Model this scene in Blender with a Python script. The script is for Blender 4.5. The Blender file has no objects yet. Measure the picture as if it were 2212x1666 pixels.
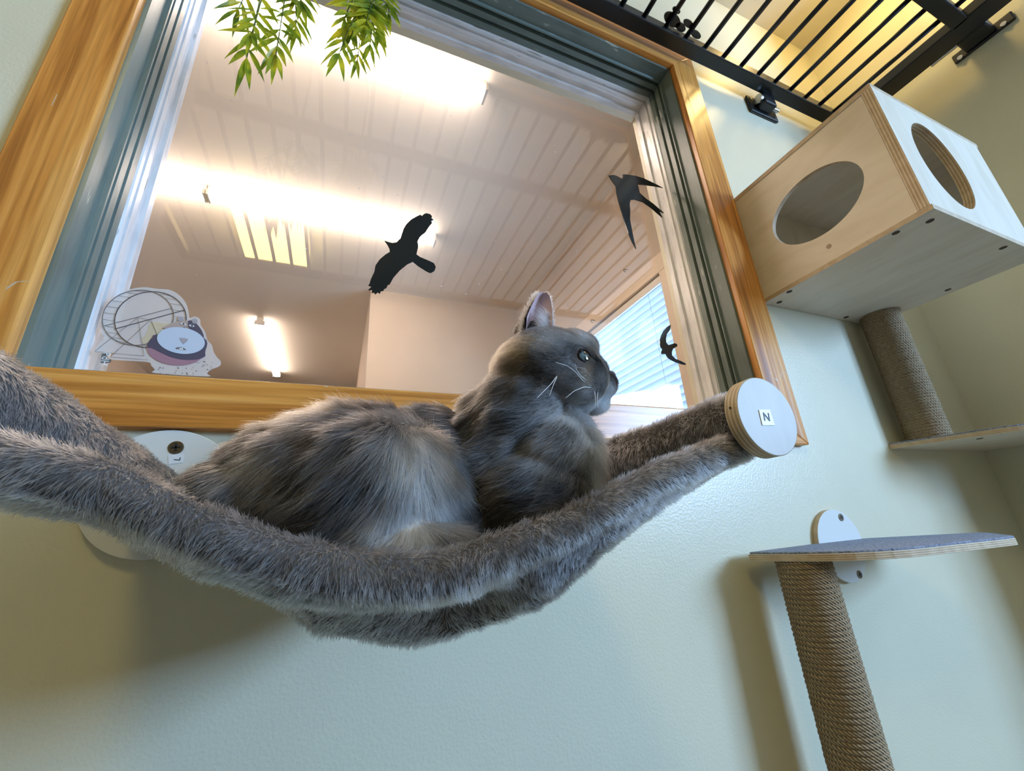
import bpy, bmesh, math, random
import numpy as np
from mathutils import Vector, Matrix

random.seed(7)
rng = np.random.default_rng(7)
SC = bpy.context.scene
COL = SC.collection
PI = math.pi

# ------------------------------------------------------------------ units
# One unit of the layout below (u) is 0.55 m: x runs along the window wall to
# the east, y runs into that wall, z is up; (0,0,0) is where the camera hangs.
U = 0.55
WALL = 1.0273          # wall face, in u
CAMZ = 0.80            # height of the origin above the floor, metres
FLOORZ = -CAMZ / U
CEIL = 3.244


def W(x, y, z):
    return Vector((x * U, (y - WALL) * U, z * U + CAMZ))


# ------------------------------------------------------------------ camera
F = 896.2146
R = np.array([[0.9244006, -0.37613252, -0.06330763],
              [0.07103151, 0.33283512, -0.94030597],
              [0.37475065, 0.86472256, 0.33439024]])
cd = bpy.data.cameras.new('camera')
cam = bpy.data.objects.new('camera', cd)
COL.objects.link(cam)
SC.camera = cam
cd.sensor_width = 36.0
cd.lens = F / 2212.0 * 36.0
cd.clip_start = 0.01
rx, ry, rz = R[0], -R[1], -R[2]
M = Matrix(((rx[0], ry[0], rz[0], 0), (rx[1], ry[1], rz[1], 0), (rx[2], ry[2], rz[2], 0), (0, 0, 0, 1)))
M.translation = W(0, 0, 0)
cam.matrix_world = M


def at(px, py, axis, val):
    """the layout point on the plane axis = val that the photograph shows at px, py"""
    d = R.T @ np.array([px - 1106.0, py - 833.0, F])
    return d * (val / d[axis])


# ------------------------------------------------------------------ world, exposure
SC.view_settings.view_transform = 'Standard'
SC.view_settings.look = 'None'
SC.view_settings.gamma = 1.0
SC.view_settings.use_curve_mapping = False
SC.view_settings.exposure = 0.85
wd = bpy.data.worlds.new('sky')
SC.world = wd
wd.use_nodes = True
bg = wd.node_tree.nodes['Background']
bg.inputs[0].default_value = (0.42, 0.68, 1.0, 1)
bg.inputs[1].default_value = 2.2


def area(name, loc, target, sx, sy, power, color, spread=PI):
    l = bpy.data.lights.new(name, 'AREA')
    l.shape = 'RECTANGLE'
    l.size, l.size_y = sx, sy
    l.energy = power
    l.color = color
    l.spread = spread
    o = bpy.data.objects.new(name, l)
    COL.objects.link(o)
    o.location = loc
    o.rotation_euler = (Vector(target) - Vector(loc)).to_track_quat('-Z', 'Y').to_euler()
    return o


# daylight through the window in the east wall of the cat room, and through the blind
EW = 6.00                # east wall beyond the end of the short partition
WIN_Y0, WIN_Y1, WIN_Z0, WIN_Z1 = -5.5, -3.0, 0.6, 2.7
area('daylight', W(EW + 0.16, (WIN_Y0 + WIN_Y1) / 2, (WIN_Z0 + WIN_Z1) / 2), W(1.5, 0.4, 0.3),
     (WIN_Y1 - WIN_Y0) * U, (WIN_Z1 - WIN_Z0) * U, 146.0, (0.37, 0.61, 1.0))
area('daylight_blind', W(2.75, 3.1, 1.35), W(0, 3.1, 1.2), 1.1, 0.9, 12.0, (0.40, 0.66, 1.0))


# ------------------------------------------------------------------ materials
def mat(name):
    m = bpy.data.materials.new(name)
    m.use_nodes = True
    nt = m.node_tree
    for n in list(nt.nodes):
        nt.nodes.remove(n)
    out = nt.nodes.new('ShaderNodeOutputMaterial')
    return m, nt, out


def node(nt, typ, **kw):
    n = nt.nodes.new('ShaderNode' + typ)
    for k, v in kw.items():
        if k.startswith('i_'):
            key = k[2:]
            key = int(key) if key.isdigit() else key.replace('_', ' ')
            n.inputs[key].default_value = v
        else:
            setattr(n, k, v)
    return n


def principled(nt, out, color=None, rough=0.5, spec=0.5, metal=0.0):
    b = node(nt, 'BsdfPrincipled')
    b.inputs['Roughness'].default_value = rough
    b.inputs['Specular IOR Level'].default_value = spec
    b.inputs['Metallic'].default_value = metal
    if color is not None:
        b.inputs['Base Color'].default_value = (*color, 1)
    nt.links.new(b.outputs[0], out.inputs[0])
    return b


def coords(nt, scale=(1, 1, 1), kind='Object', loc=(0, 0, 0), rot=(0, 0, 0)):
    tc = node(nt, 'TexCoord')
    mp = node(nt, 'Mapping')
    mp.inputs['Scale'].default_value = scale
    mp.inputs['Location'].default_value = loc
    mp.inputs['Rotation'].default_value = rot
    nt.links.new(tc.outputs[kind], mp.inputs[0])
    return mp


def ramp(nt, fac, stops):
    r = node(nt, 'ValToRGB')
    e = r.color_ramp.elements
    while len(e) < len(stops):
        e.new(0.5)
    for el, (p, c) in zip(e, stops):
        el.position = p
        el.color = (*c, 1)
    nt.links.new(fac, r.inputs[0])
    return r


def bump(nt, h, bsdf, strength=0.2, dist=0.001):
    b = node(nt, 'Bump')
    b.inputs['Strength'].default_value = strength
    b.inputs['Distance'].default_value = dist
    nt.links.new(h, b.inputs['Height'])
    nt.links.new(b.outputs[0], bsdf.inputs['Normal'])
    return b


def simple(name, color, rough=0.5, spec=0.5, metal=0.0, var=0.0, scale=20, bmp=0.0, bscale=200, bdist=0.001):
    m, nt, out = mat(name)
    b = principled(nt, out, color, rough, spec, metal)
    if var > 0:
        n = node(nt, 'TexNoise', i_Scale=scale, i_Detail=4.0)
        nt.links.new(coords(nt).outputs[0], n.inputs['Vector'])
        c0 = tuple(max(0, c * (1 - var)) for c in color)
        c1 = tuple(min(1, c * (1 + var)) for c in color)
        r = ramp(nt, n.outputs['Fac'], [(0.3, c0), (0.7, c1)])
        nt.links.new(r.outputs[0], b.inputs['Base Color'])
    if bmp > 0:
        n = node(nt, 'TexNoise', i_Scale=bscale, i_Detail=2.0)
        nt.links.new(coords(nt).outputs[0], n.inputs['Vector'])
        bump(nt, n.outputs['Fac'], b, bmp, bdist)
    return m


def wall_paint(name, color, rough=0.32, peel=0.35):
    m, nt, out = mat(name)
    b = principled(nt, out, color, rough, 0.5)
    mp = coords(nt)
    n = node(nt, 'TexNoise', i_Scale=260.0, i_Detail=2.0, i_Roughness=0.5)
    nt.links.new(mp.outputs[0], n.inputs['Vector'])
    n2 = node(nt, 'TexNoise', i_Scale=6.0, i_Detail=5.0)
    nt.links.new(mp.outputs[0], n2.inputs['Vector'])
    r = ramp(nt, n2.outputs['Fac'], [(0.3, tuple(c * 0.95 for c in color)), (0.7, color)])
    nt.links.new(r.outputs[0], b.inputs['Base Color'])
    bump(nt, n.outputs['Fac'], b, peel, 0.0012)
    return m


def pine(name, axis):
    """orange varnished pine, grain along the given axis (0 x, 2 z)"""
    m, nt, out = mat(name)
    b = principled(nt, out, (0.5, 0.25, 0.09), 0.28, 0.5)
    s = [52, 52, 52]
    s[axis] = 2.0
    mp = coords(nt, tuple(s))
    n = node(nt, 'TexNoise', i_Scale=1.0, i_Detail=5.0, i_Roughness=0.55, i_Distortion=0.6)
    nt.links.new(mp.outputs[0], n.inputs['Vector'])
    r = ramp(nt, n.outputs['Fac'], [(0.30, (0.34, 0.105, 0.015)), (0.43, (0.68, 0.26, 0.045)), (0.56, (0.84, 0.37, 0.08)), (0.72, (0.92, 0.47, 0.13))])
    s2 = [150, 150, 150]
    s2[axis] = 5.0
    mp2 = coords(nt, tuple(s2))
    n2 = node(nt, 'TexNoise', i_Scale=1.0, i_Detail=3.0)
    nt.links.new(mp2.outputs[0], n2.inputs['Vector'])
    mx = node(nt, 'Mix', data_type='RGBA', blend_type='MULTIPLY')
    mx.inputs['Factor'].default_value = 0.55
    nt.links.new(r.outputs[0], mx.inputs[6])
    r2 = ramp(nt, n2.outputs['Fac'], [(0.35, (0.55, 0.45, 0.35)), (0.55, (1, 1, 1))])
    nt.links.new(r2.outputs[0], mx.inputs[7])
    # pale claw scratches
    sv = node(nt, 'TexVoronoi', feature='DISTANCE_TO_EDGE', i_Scale=9.0)
    mp3 = coords(nt, (1.0, 1.0, 0.6) if axis == 0 else (1, 1, 0.25), rot=(0.2, 0.5, 0.3))
    nt.links.new(mp3.outputs[0], sv.inputs['Vector'])
    sn = node(nt, 'TexNoise', i_Scale=38.0, i_Detail=4.0)
    nt.links.new(coords(nt).outputs[0], sn.inputs['Vector'])
    lt = node(nt, 'Math', operation='LESS_THAN')
    lt.inputs[1].default_value = 0.004
    nt.links.new(sv.outputs['Distance'], lt.inputs[0])
    gt = node(nt, 'Math', operation='GREATER_THAN')
    gt.inputs[1].default_value = 0.64
    nt.links.new(sn.outputs['Fac'], gt.inputs[0])
    mul = node(nt, 'Math', operation='MULTIPLY')
    nt.links.new(lt.outputs[0], mul.inputs[0])
    nt.links.new(gt.outputs[0], mul.inputs[1])
    mx2 = node(nt, 'Mix', data_type='RGBA')
    nt.links.new(mul.outputs[0], mx2.inputs['Factor'])
    nt.links.new(mx.outputs[2], mx2.inputs[6])
    mx2.inputs[7].default_value = (0.66, 0.50, 0.34, 1)
    nt.links.new(mx2.outputs[2], b.inputs['Base Color'])
    bump(nt, n.outputs['Fac'], b, 0.35, 0.002)
    return m


def chipped(name, color, chip, axis=2, rough=0.35):
    """gloss paint brushed along one axis with worn chips"""
    m, nt, out = mat(name)
    b = principled(nt, out, color, rough, 0.5)
    s = [120, 120, 120]
    s[axis] = 12
    n = node(nt, 'TexNoise', i_Scale=1.0, i_Detail=4.0)
    nt.links.new(coords(nt, tuple(s)).outputs[0], n.inputs['Vector'])
    n2 = node(nt, 'TexNoise', i_Scale=9.0, i_Detail=3.0)
    nt.links.new(coords(nt).outputs[0], n2.inputs['Vector'])
    ad = node(nt, 'Math', operation='MULTIPLY')
    nt.links.new(n.outputs['Fac'], ad.inputs[0])
    nt.links.new(n2.outputs['Fac'], ad.inputs[1])
    r = ramp(nt, ad.outputs[0], [(0.12, tuple(c * 0.75 for c in color)), (0.26, color), (0.385, color), (0.41, chip)])
    nt.links.new(r.outputs[0], b.inputs['Base Color'])
    bump(nt, n.outputs['Fac'], b, 0.25, 0.001)
    return m


def ply_edge(name, axis, bands=7):
    """the layered edge of birch plywood; axis is the sheet's thickness"""
    m, nt, out = mat(name)
    b = principled(nt, out, (0.7, 0.55, 0.35), 0.5, 0.3)
    tc = node(nt, 'TexCoord')
    sp = node(nt, 'SeparateXYZ')
    nt.links.new(tc.outputs['Generated'], sp.inputs[0])
    mu = node(nt, 'Math', operation='MULTIPLY')
    mu.inputs[1].default_value = bands / 2.0
    nt.links.new(sp.outputs[axis], mu.inputs[0])
    fr = node(nt, 'Math', operation='FRACT')
    nt.links.new(mu.outputs[0], fr.inputs[0])
    n = node(nt, 'TexNoise', i_Scale=60.0, i_Detail=3.0)
    nt.links.new(coords(nt).outputs[0], n.inputs['Vector'])
    r = ramp(nt, fr.outputs[0], [(0.0, (0.40, 0.27, 0.15)), (0.08, (0.78, 0.63, 0.44)), (0.52, (0.82, 0.69, 0.50)), (0.58, (0.52, 0.37, 0.21)), (0.92, (0.60, 0.44, 0.27)), (1.0, (0.40, 0.27, 0.15))])
    mx = node(nt, 'Mix', data_type='RGBA', blend_type='MULTIPLY')
    mx.inputs['Factor'].default_value = 0.5
    r2 = ramp(nt, n.outputs['Fac'], [(0.35, (0.7, 0.62, 0.55)), (0.6, (1, 1, 1))])
    nt.links.new(r.outputs[0], mx.inputs[6])
    nt.links.new(r2.outputs[0], mx.inputs[7])
    nt.links.new(mx.outputs[2], b.inputs['Base Color'])
    return m


def birch(name, scale, tone=1.0):
    m, nt, out = mat(name)
    b = principled(nt, out, (0.74, 0.62, 0.46), 0.42, 0.4)
    n = node(nt, 'TexNoise', i_Scale=1.0, i_Detail=5.0, i_Distortion=0.8)
    nt.links.new(coords(nt, scale).outputs[0], n.inputs['Vector'])
    r = ramp(nt, n.outputs['Fac'], [(0.3, (0.78 * tone, 0.67 * tone, 0.51 * tone)), (0.55, (0.85 * tone, 0.75 * tone, 0.60 * tone)), (0.75, (0.87 * tone, 0.78 * tone, 0.64 * tone))])
    nt.links.new(r.outputs[0], b.inputs['Base Color'])
    return m


def emitter(name, color, strength):
    m, nt, out = mat(name)
    e = node(nt, 'Emission')
    e.inputs[0].default_value = (*color, 1)
    e.inputs[1].default_value = strength
    nt.links.new(e.outputs[0], out.inputs[0])
    return m


def glass_pane(name):
    """clear sheet: transparent plus Fresnel reflection, with a little dust and fine scratches"""
    m, nt, out = mat(name)
    geo = node(nt, 'NewGeometry')
    ior = node(nt, 'Mix', data_type='FLOAT')
    ior.inputs[2].default_value = 1.5
    ior.inputs[3].default_value = 1 / 1.5
    nt.links.new(geo.outputs['Backfacing'], ior.inputs['Factor'])
    fr = node(nt, 'Fresnel')
    nt.links.new(ior.outputs[0], fr.inputs['IOR'])
    tr = node(nt, 'BsdfTransparent')
    gl = node(nt, 'BsdfGlossy')
    gl.inputs['Roughness'].default_value = 0.0
    mx = node(nt, 'MixShader')
    nt.links.new(fr.outputs[0], mx.inputs[0])
    nt.links.new(tr.outputs[0], mx.inputs[1])
    nt.links.new(gl.outputs[0], mx.inputs[2])
    df = node(nt, 'BsdfDiffuse')
    df.inputs[0].default_value = (0.9, 0.9, 0.88, 1)
    v = node(nt, 'TexVoronoi', i_Scale=26.0)
    nt.links.new(coords(nt).outputs[0], v.inputs['Vector'])
    l = node(nt, 'Math', operation='LESS_THAN')
    l.inputs[1].default_value = 0.035
    nt.links.new(v.outputs['Distance'], l.inputs[0])
    n = node(nt, 'TexNoise', i_Scale=5.0, i_Detail=6.0)
    nt.links.new(coords(nt).outputs[0], n.inputs['Vector'])
    r = ramp(nt, n.outputs['Fac'], [(0.45, (0.004, 0.004, 0.004)), (0.75, (0.03, 0.03, 0.03))])
    g2 = node(nt, 'Math', operation='MULTIPLY')
    g2.inputs[1].default_value = 0.6
    nt.links.new(l.outputs[0], g2.inputs[0])
    ad = node(nt, 'Math', operation='MAXIMUM')
    nt.links.new(g2.outputs[0], ad.inputs[0])
    nt.links.new(r.outputs[0], ad.inputs[1])
    mx2 = node(nt, 'MixShader')
    nt.links.new(ad.outputs[0], mx2.inputs[0])
    nt.links.new(mx.outputs[0], mx2.inputs[1])
    nt.links.new(df.outputs[0], mx2.inputs[2])
    nt.links.new(mx2.outputs[0], out.inputs[0])
    return m


def fur_mat(name, rough=0.35, radial=0.45):
    """strand shader: each strand carries its own colour, darker at the root"""
    m, nt, out = mat(name)
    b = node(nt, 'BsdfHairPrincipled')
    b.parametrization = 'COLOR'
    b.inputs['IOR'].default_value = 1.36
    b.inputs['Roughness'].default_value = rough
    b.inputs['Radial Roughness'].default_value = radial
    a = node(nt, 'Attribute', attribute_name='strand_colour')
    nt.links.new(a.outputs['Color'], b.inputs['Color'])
    nt.links.new(b.outputs[0], out.inputs[0])
    return m


MT = {}
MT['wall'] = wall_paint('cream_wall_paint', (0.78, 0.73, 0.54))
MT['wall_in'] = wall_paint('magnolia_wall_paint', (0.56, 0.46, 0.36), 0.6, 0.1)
MT['wall_dim'] = wall_paint('bounce_dimming_ochre', (0.30, 0.23, 0.11))  # unseen walls given a dark ochre to cut the daylight bounce
MT['ceil_in'] = simple('ceiling_board', (0.83, 0.76, 0.67), 0.6)
MT['ceil'] = simple('cat_room_ceiling', (0.80, 0.74, 0.60), 0.6)
MT['floor'] = simple('vinyl_floor', (0.16, 0.14, 0.12), 0.5, var=0.15)
MT['pine_x'] = pine('varnished_pine_x', 0)
MT['pine_z'] = pine('varnished_pine_z', 2)
MT['green_x'] = chipped('grey_green_gloss_x', (0.165, 0.205, 0.175), (0.52, 0.54, 0.45), 0)
MT['green_z'] = chipped('grey_green_gloss_z', (0.165, 0.205, 0.175), (0.52, 0.54, 0.45), 2)
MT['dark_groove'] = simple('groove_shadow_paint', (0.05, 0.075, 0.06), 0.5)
MT['white_x'] = chipped('white_gloss_x', (0.84, 0.83, 0.81), (0.5, 0.48, 0.44), 0, 0.25)
MT['white_z'] = chipped('white_gloss_z', (0.84, 0.83, 0.81), (0.5, 0.48, 0.44), 2, 0.25)
MT['cream_frame'] = simple('cream_casing', (0.74, 0.60, 0.45), 0.4)
MT['glass'] = glass_pane('window_glass')
MT['birch_x'] = birch('birch_face_x', (6, 30, 30))
MT['birch_y'] = birch('birch_face_y', (30, 6, 30))
MT['birch_z'] = birch('birch_face_z', (30, 30, 6))
MT['birch_worn'] = birch('birch_worn_grey', (30, 30, 6), 0.56)
for i, n in enumerate('xyz'):
    MT['edge_' + n] = ply_edge('ply_edge_' + n, i)
MT['white_lam'] = simple('white_laminate', (0.78, 0.78, 0.74), 0.3)
MT['black'] = simple('black_powder_coat', (0.008, 0.009, 0.010), 0.35, 0.5)
MT['steel'] = simple('steel', (0.55, 0.55, 0.55), 0.25, 0.5, 1.0)
MT['screw'] = simple('bronze_screw', (0.22, 0.17, 0.11), 0.35, 0.5, 0.9)
MT['slot'] = simple('screw_slot', (0.01, 0.01, 0.01), 0.6)
MT['hole'] = simple('counterbore', (0.09, 0.06, 0.04), 0.7)
MT['paper'] = simple('white_sticker', (0.85, 0.87, 0.9), 0.4)
MT['ink'] = simple('black_ink', (0.02, 0.02, 0.025), 0.5)
MT['decal'] = simple('black_vinyl', (0.006, 0.007, 0.007), 0.16, 0.5)
MT['tube'] = emitter('lit_diffuser', (1.0, 0.82, 0.69), 21.0)
MT['lamp'] = emitter('lit_warm_panel', (1.0, 0.78, 0.27), 12.0)
MT['lamp_small'] = emitter('lit_warm_dome', (1.0, 0.70, 0.26), 28.0)
MT['housing'] = simple('white_housing', (0.75, 0.70, 0.64), 0.4)
MT['slat'] = simple('white_slat', (0.80, 0.84, 0.90), 0.35)
m_, nt, out = mat('translucent_slat')
_d = node(nt, 'BsdfDiffuse')
_d.inputs[0].default_value = (0.80, 0.84, 0.90, 1)
_t = node(nt, 'BsdfTranslucent')
_t.inputs[0].default_value = (0.75, 0.82, 0.92, 1)
_m = node(nt, 'MixShader')
_m.inputs[0].default_value = 0.35
nt.links.new(_d.outputs[0], _m.inputs[1])
nt.links.new(_t.outputs[0], _m.inputs[2])
nt.links.new(_m.outputs[0], out.inputs[0])
MT['slat'] = m_
MT['cord'] = simple('pale_cord', (0.6, 0.62, 0.65), 0.6)
MT['cable'] = simple('black_cable', (0.01, 0.01, 0.012), 0.4)
MT['felt'] = simple('blue_grey_felt', (0.33, 0.36, 0.45), 0.95, 0.1, var=0.4, scale=260, bmp=1.0, bscale=500, bdist=0.003)
MT['stem'] = simple('plastic_stem', (0.05, 0.10, 0.02), 0.4)


def leaf_mat():
    m, nt, out = mat('plastic_bamboo_leaf')
    b = principled(nt, out, (0.12, 0.24, 0.02), 0.35, 0.5)
    n = node(nt, 'TexNoise', i_Scale=35.0, i_Detail=2.0)
    nt.links.new(coords(nt).outputs[0], n.inputs['Vector'])
    r = ramp(nt, n.outputs['Fac'], [(0.35, (0.10, 0.20, 0.015)), (0.5, (0.30, 0.38, 0.02)), (0.66, (0.62, 0.60, 0.03))])
    nt.links.new(r.outputs[0], b.inputs['Base Color'])
    tl = node(nt, 'BsdfTranslucent')
    nt.links.new(r.outputs[0], tl.inputs[0])
    mx = node(nt, 'MixShader')
    mx.inputs[0].default_value = 0.45
    nt.links.new(b.outputs[0], mx.inputs[1])
    nt.links.new(tl.outputs[0], mx.inputs[2])
    nt.links.new(mx.outputs[0], out.inputs[0])
    return m


MT['leaf'] = leaf_mat()


def rope_mat():
    m, nt, out = mat('sisal_rope')
    b = principled(nt, out, (0.4, 0.28, 0.16), 0.85, 0.2)
    uv = node(nt, 'UVMap', uv_map='UVMap')
    mp = node(nt, 'Mapping')
    nt.links.new(uv.outputs[0], mp.inputs[0])
    w = node(nt, 'TexWave', wave_type='BANDS', bands_direction='DIAGONAL', i_Scale=1.0, i_Distortion=1.5, i_Detail=2.0)
    w.inputs['Detail Scale'].default_value = 3.0
    nt.links.new(mp.outputs[0], w.inputs['Vector'])
    n = node(nt, 'TexNoise', i_Scale=120.0, i_Detail=4.0)
    nt.links.new(coords(nt).outputs[0], n.inputs['Vector'])
    ad = node(nt, 'Math', operation='MULTIPLY')
    nt.links.new(w.outputs['Fac'], ad.inputs[0])
    nt.links.new(n.outputs['Fac'], ad.inputs[1])
    r = ramp(nt, ad.outputs[0], [(0.05, (0.22, 0.145, 0.075)), (0.3, (0.44, 0.31, 0.18)), (0.6, (0.60, 0.46, 0.30))])
    nt.links.new(r.outputs[0], b.inputs['Base Color'])
    bump(nt, ad.outputs[0], b, 0.9, 0.003)
    return m


MT['rope'] = rope_mat()


# ------------------------------------------------------------------ mesh helpers
class MB:
    """collects faces in layout units and links them as one mesh object"""

    def __init__(self):
        self.v, self.f, self.mi = [], [], []
        self.uv = None

    def add(self, vs, fs, mi=0):
        o = len(self.v)
        self.v += [tuple(p) for p in vs]
        self.f += [tuple(i + o for i in f) for f in fs]
        self.mi += [mi] * len(fs)
        return self

    def box(self, x0, x1, y0, y1, z0, z1, mi=0, mis=None):
        vs = [(x, y, z) for z in (z0, z1) for y in (y0, y1) for x in (x0, x1)]
        fs = [(0, 2, 3, 1), (4, 5, 7, 6), (0, 1, 5, 4), (2, 6, 7, 3), (0, 4, 6, 2), (1, 3, 7, 5)]
        o = len(self.f)
        self.add(vs, fs, mi)
        if mis:   # material per axis pair (x, y, z faces)
            for k, ax in enumerate((2, 2, 1, 1, 0, 0)):
                self.mi[o + k] = mis[ax]
        return self

    def prism(self, poly, axis, a0, a1, mi=0, side=None):
        """polygon in the two other axes, extruded along axis from a0 to a1"""
        n = len(poly)

        def p3(p, a):
            q = list(p)
            q.insert(axis, a)
            return q
        vs = [p3(p, a0) for p in poly] + [p3(p, a1) for p in poly]
        o = len(self.f)
        self.add(vs, [tuple(range(n))[::-1], tuple(range(n, 2 * n))] + [(i, (i + 1) % n, n + (i + 1) % n, n + i) for i in range(n)], mi)
        if side is not None:
            for k in range(o + 2, o + 2 + n):
                self.mi[k] = side
        return self

    def tube(self, path, r, seg=10, mi=0, cap=True, r1=None):
        path = [Vector(p) for p in path]
        n = len(path)
        rings, up = [], None
        for i, p in enumerate(path):
            t = (path[min(i + 1, n - 1)] - path[max(i - 1, 0)]).normalized()
            if up is None:
                up = t.orthogonal().normalized()
            up = (up - t * up.dot(t)).normalized()
            w = t.cross(up)
            rr = r if r1 is None else r + (r1 - r) * i / (n - 1)
            rings.append([p + up * (rr * math.cos(2 * PI * k / seg)) + w * (rr * math.sin(2 * PI * k / seg)) for k in range(seg)])
        vs = [q for ring in rings for q in ring]
        fs = [(i * seg + k, i * seg + (k + 1) % seg, (i + 1) * seg + (k + 1) % seg, (i + 1) * seg + k) for i in range(n - 1) for k in range(seg)]
        if cap:
            fs += [tuple(range(seg))[::-1], tuple(range((n - 1) * seg, n * seg))]
        return self.add(vs, fs, mi)

    def ellipsoid(self, c, r, rot=None, sub=3, mi=0):
        bm = bmesh.new()
        bmesh.ops.create_icosphere(bm, subdivisions=sub, radius=1.0)
        m3 = rot if rot is not None else Matrix.Identity(3)
        vs = [Vector(c) + m3 @ Vector((v.co.x * r[0], v.co.y * r[1], v.co.z * r[2])) for v in bm.verts]
        bm.verts.index_update()
        fs = [tuple(v.index for v in f.verts) for f in bm.faces]
        bm.free()
        return self.add(vs, fs, mi)

    def mesh(self, name):
        me = bpy.data.meshes.new(name)
        P = [W(*p) for p in self.v]
        c = Vector((sum(p.x for p in P) / len(P), sum(p.y for p in P) / len(P), min(p.z for p in P)))
        me.from_pydata([p - c for p in P], [], self.f)
        me.polygons.foreach_set('material_index', self.mi)
        return me, c

    def build(self, name, mats, parent=None, smooth=False, bevel=0.0, norm=True, auto=None):
        me, c = self.mesh(name)
        if norm:
            bm = bmesh.new()
            bm.from_mesh(me)
            bmesh.ops.recalc_face_normals(bm, faces=bm.faces)
            bm.to_mesh(me)
            bm.free()
        for m in (mats if isinstance(mats, (list, tuple)) else [mats]):
            me.materials.append(m)
        if smooth:
            me.polygons.foreach_set('use_smooth', [True] * len(me.polygons))
        o = bpy.data.objects.new(name, me)
        COL.objects.link(o)
        o.location = c
        if parent is not None:
            attach(o, parent)
        if auto is not None:
            me.polygons.foreach_set('use_smooth', [True] * len(me.polygons))
            es = o.modifiers.new('edges', 'EDGE_SPLIT')
            es.split_angle = math.radians(auto)
        if bevel:
            b = o.modifiers.new('bevel', 'BEVEL')
            b.width = bevel
            b.segments = 2
            b.limit_method = 'ANGLE'
        return o


def world_loc(o):
    l = o.location.copy()
    while o.parent is not None:
        o = o.parent
        l = l + o.location
    return l


def attach(o, parent):
    l = o.location.copy()
    o.parent = parent
    o.location = l - world_loc(parent)


def empty(name, loc, label=None, cat=None, group=None, kind=None):
    o = bpy.data.objects.new(name, None)
    o.empty_display_size = 0.05
    COL.objects.link(o)
    o.location = W(*loc)
    return tag(o, label, cat, group, kind)


def tag(o, label=None, cat=None, group=None, kind=None):
    for k, v in (('label', label), ('category', cat), ('group', group), ('kind', kind)):
        if v:
            o[k] = v
    return o


def structure(o, label=None):
    o['kind'] = 'structure'
    if label:
        o['label'] = label
    return o


def copy_tree(o, parent=None):
    c = o.copy()
    COL.objects.link(c)
    c.parent = parent
    for ch in [k for k in bpy.data.objects if k.parent == o]:
        copy_tree(ch, c)
    return c


# ------------------------------------------------------------------ the rooms
IX0, IX1, IZ0, IZ1 = -0.586, 1.475, 0.352, 2.256      # opening between the pine boards
RW = 3.019
LW, BW = -3.4, -7.0                                    # west and south walls of the cat room
WT = 0.28                                              # depth of the reveal wall
b = MB()
y0, y1 = WALL, 1.36
b.box(LW, IX0 - 0.02, y0, y1, FLOORZ, CEIL).box(IX1 + 0.02, EW, y0, y1, FLOORZ, CEIL)
b.box(IX0 - 0.02, IX1 + 0.02, y0, y1, FLOORZ, IZ0 - 0.02).box(IX0 - 0.02, IX1 + 0.02, y0, y1, IZ1 + 0.02, CEIL)
structure(b.build('wall_front', MT['wall']), 'cream painted wall around the interior window')
b = MB()
b.box(RW, RW + 0.2, 0.185, WALL, FLOORZ, CEIL)
structure(b.build('wall_right', MT['wall']), 'cream painted short partition wall in shade')
b = MB()
b.box(EW, EW + 0.2, BW, WIN_Y0, FLOORZ, CEIL).box(EW, EW + 0.2, WIN_Y1, 1.36, FLOORZ, CEIL)
b.box(EW, EW + 0.2, WIN_Y0, WIN_Y1, FLOORZ, WIN_Z0).box(EW, EW + 0.2, WIN_Y0, WIN_Y1, WIN_Z1, CEIL)
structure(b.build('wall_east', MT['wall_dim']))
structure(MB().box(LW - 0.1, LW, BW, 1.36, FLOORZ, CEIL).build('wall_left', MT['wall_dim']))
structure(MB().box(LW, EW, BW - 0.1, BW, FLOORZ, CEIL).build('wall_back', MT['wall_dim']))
structure(MB().box(LW - 0.1, EW + 0.2, BW - 0.1, 1.36, FLOORZ - 0.1, FLOORZ).build('floor', MT['floor']))
structure(MB().box(LW - 0.1, EW + 0.2, BW - 0.1, 1.36, CEIL, CEIL + 0.1).build('ceiling', MT['ceil']))

# daylight window in the east wall (out of the picture, seen in the reflections)
b = MB()
for q0, q1, z0_, z1_ in ((WIN_Y0, WIN_Y0 + 0.08, WIN_Z0, WIN_Z1), (WIN_Y1 - 0.08, WIN_Y1, WIN_Z0, WIN_Z1), (WIN_Y0, WIN_Y1, WIN_Z0, WIN_Z0 + 0.08), (WIN_Y0, WIN_Y1, WIN_Z1 - 0.08, WIN_Z1), (-4.29, -4.21, WIN_Z0, WIN_Z1)):
    b.box(EW - 0.02, EW + 0.12, q0, q1, z0_, z1_)
structure(b.build('window_2', MT['white_z']), 'white framed window letting in the daylight')

# ---- the other room
IRW, IBW, ILW = 2.395, 5.17, -3.4
structure(MB().box(ILW - 0.1, IRW + 0.5, 1.36, 12.0, CEIL, CEIL + 0.1).build('ceiling_inner', MT['ceil_in']), 'pale boarded ceiling of the room behind the glass')
structure(MB().box(ILW - 0.1, IRW + 0.5, 1.36, 12.0, FLOORZ - 0.1, FLOORZ).build('floor_inner', MT['floor']))
BY0, BY1, BZ0, BZ1 = 2.21, 4.45, 0.15, 1.96           # blind window opening
b = MB()
b.box(IRW, IRW + 0.2, 1.36, BY0, FLOORZ, CEIL).box(IRW, IRW + 0.2, BY1, IBW + 0.1, FLOORZ, CEIL)
b.box(IRW, IRW + 0.2, BY0, BY1, FLOORZ, BZ0).box(IRW, IRW + 0.2, BY0, BY1, BZ1, CEIL)
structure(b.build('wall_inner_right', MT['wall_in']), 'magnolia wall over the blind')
structure(MB().box(0.25, IRW + 0.2, IBW, 12.0, FLOORZ, CEIL).build('wall_inner_back', MT['wall_in']), 'magnolia wall block with a corner to the corridor')
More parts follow.
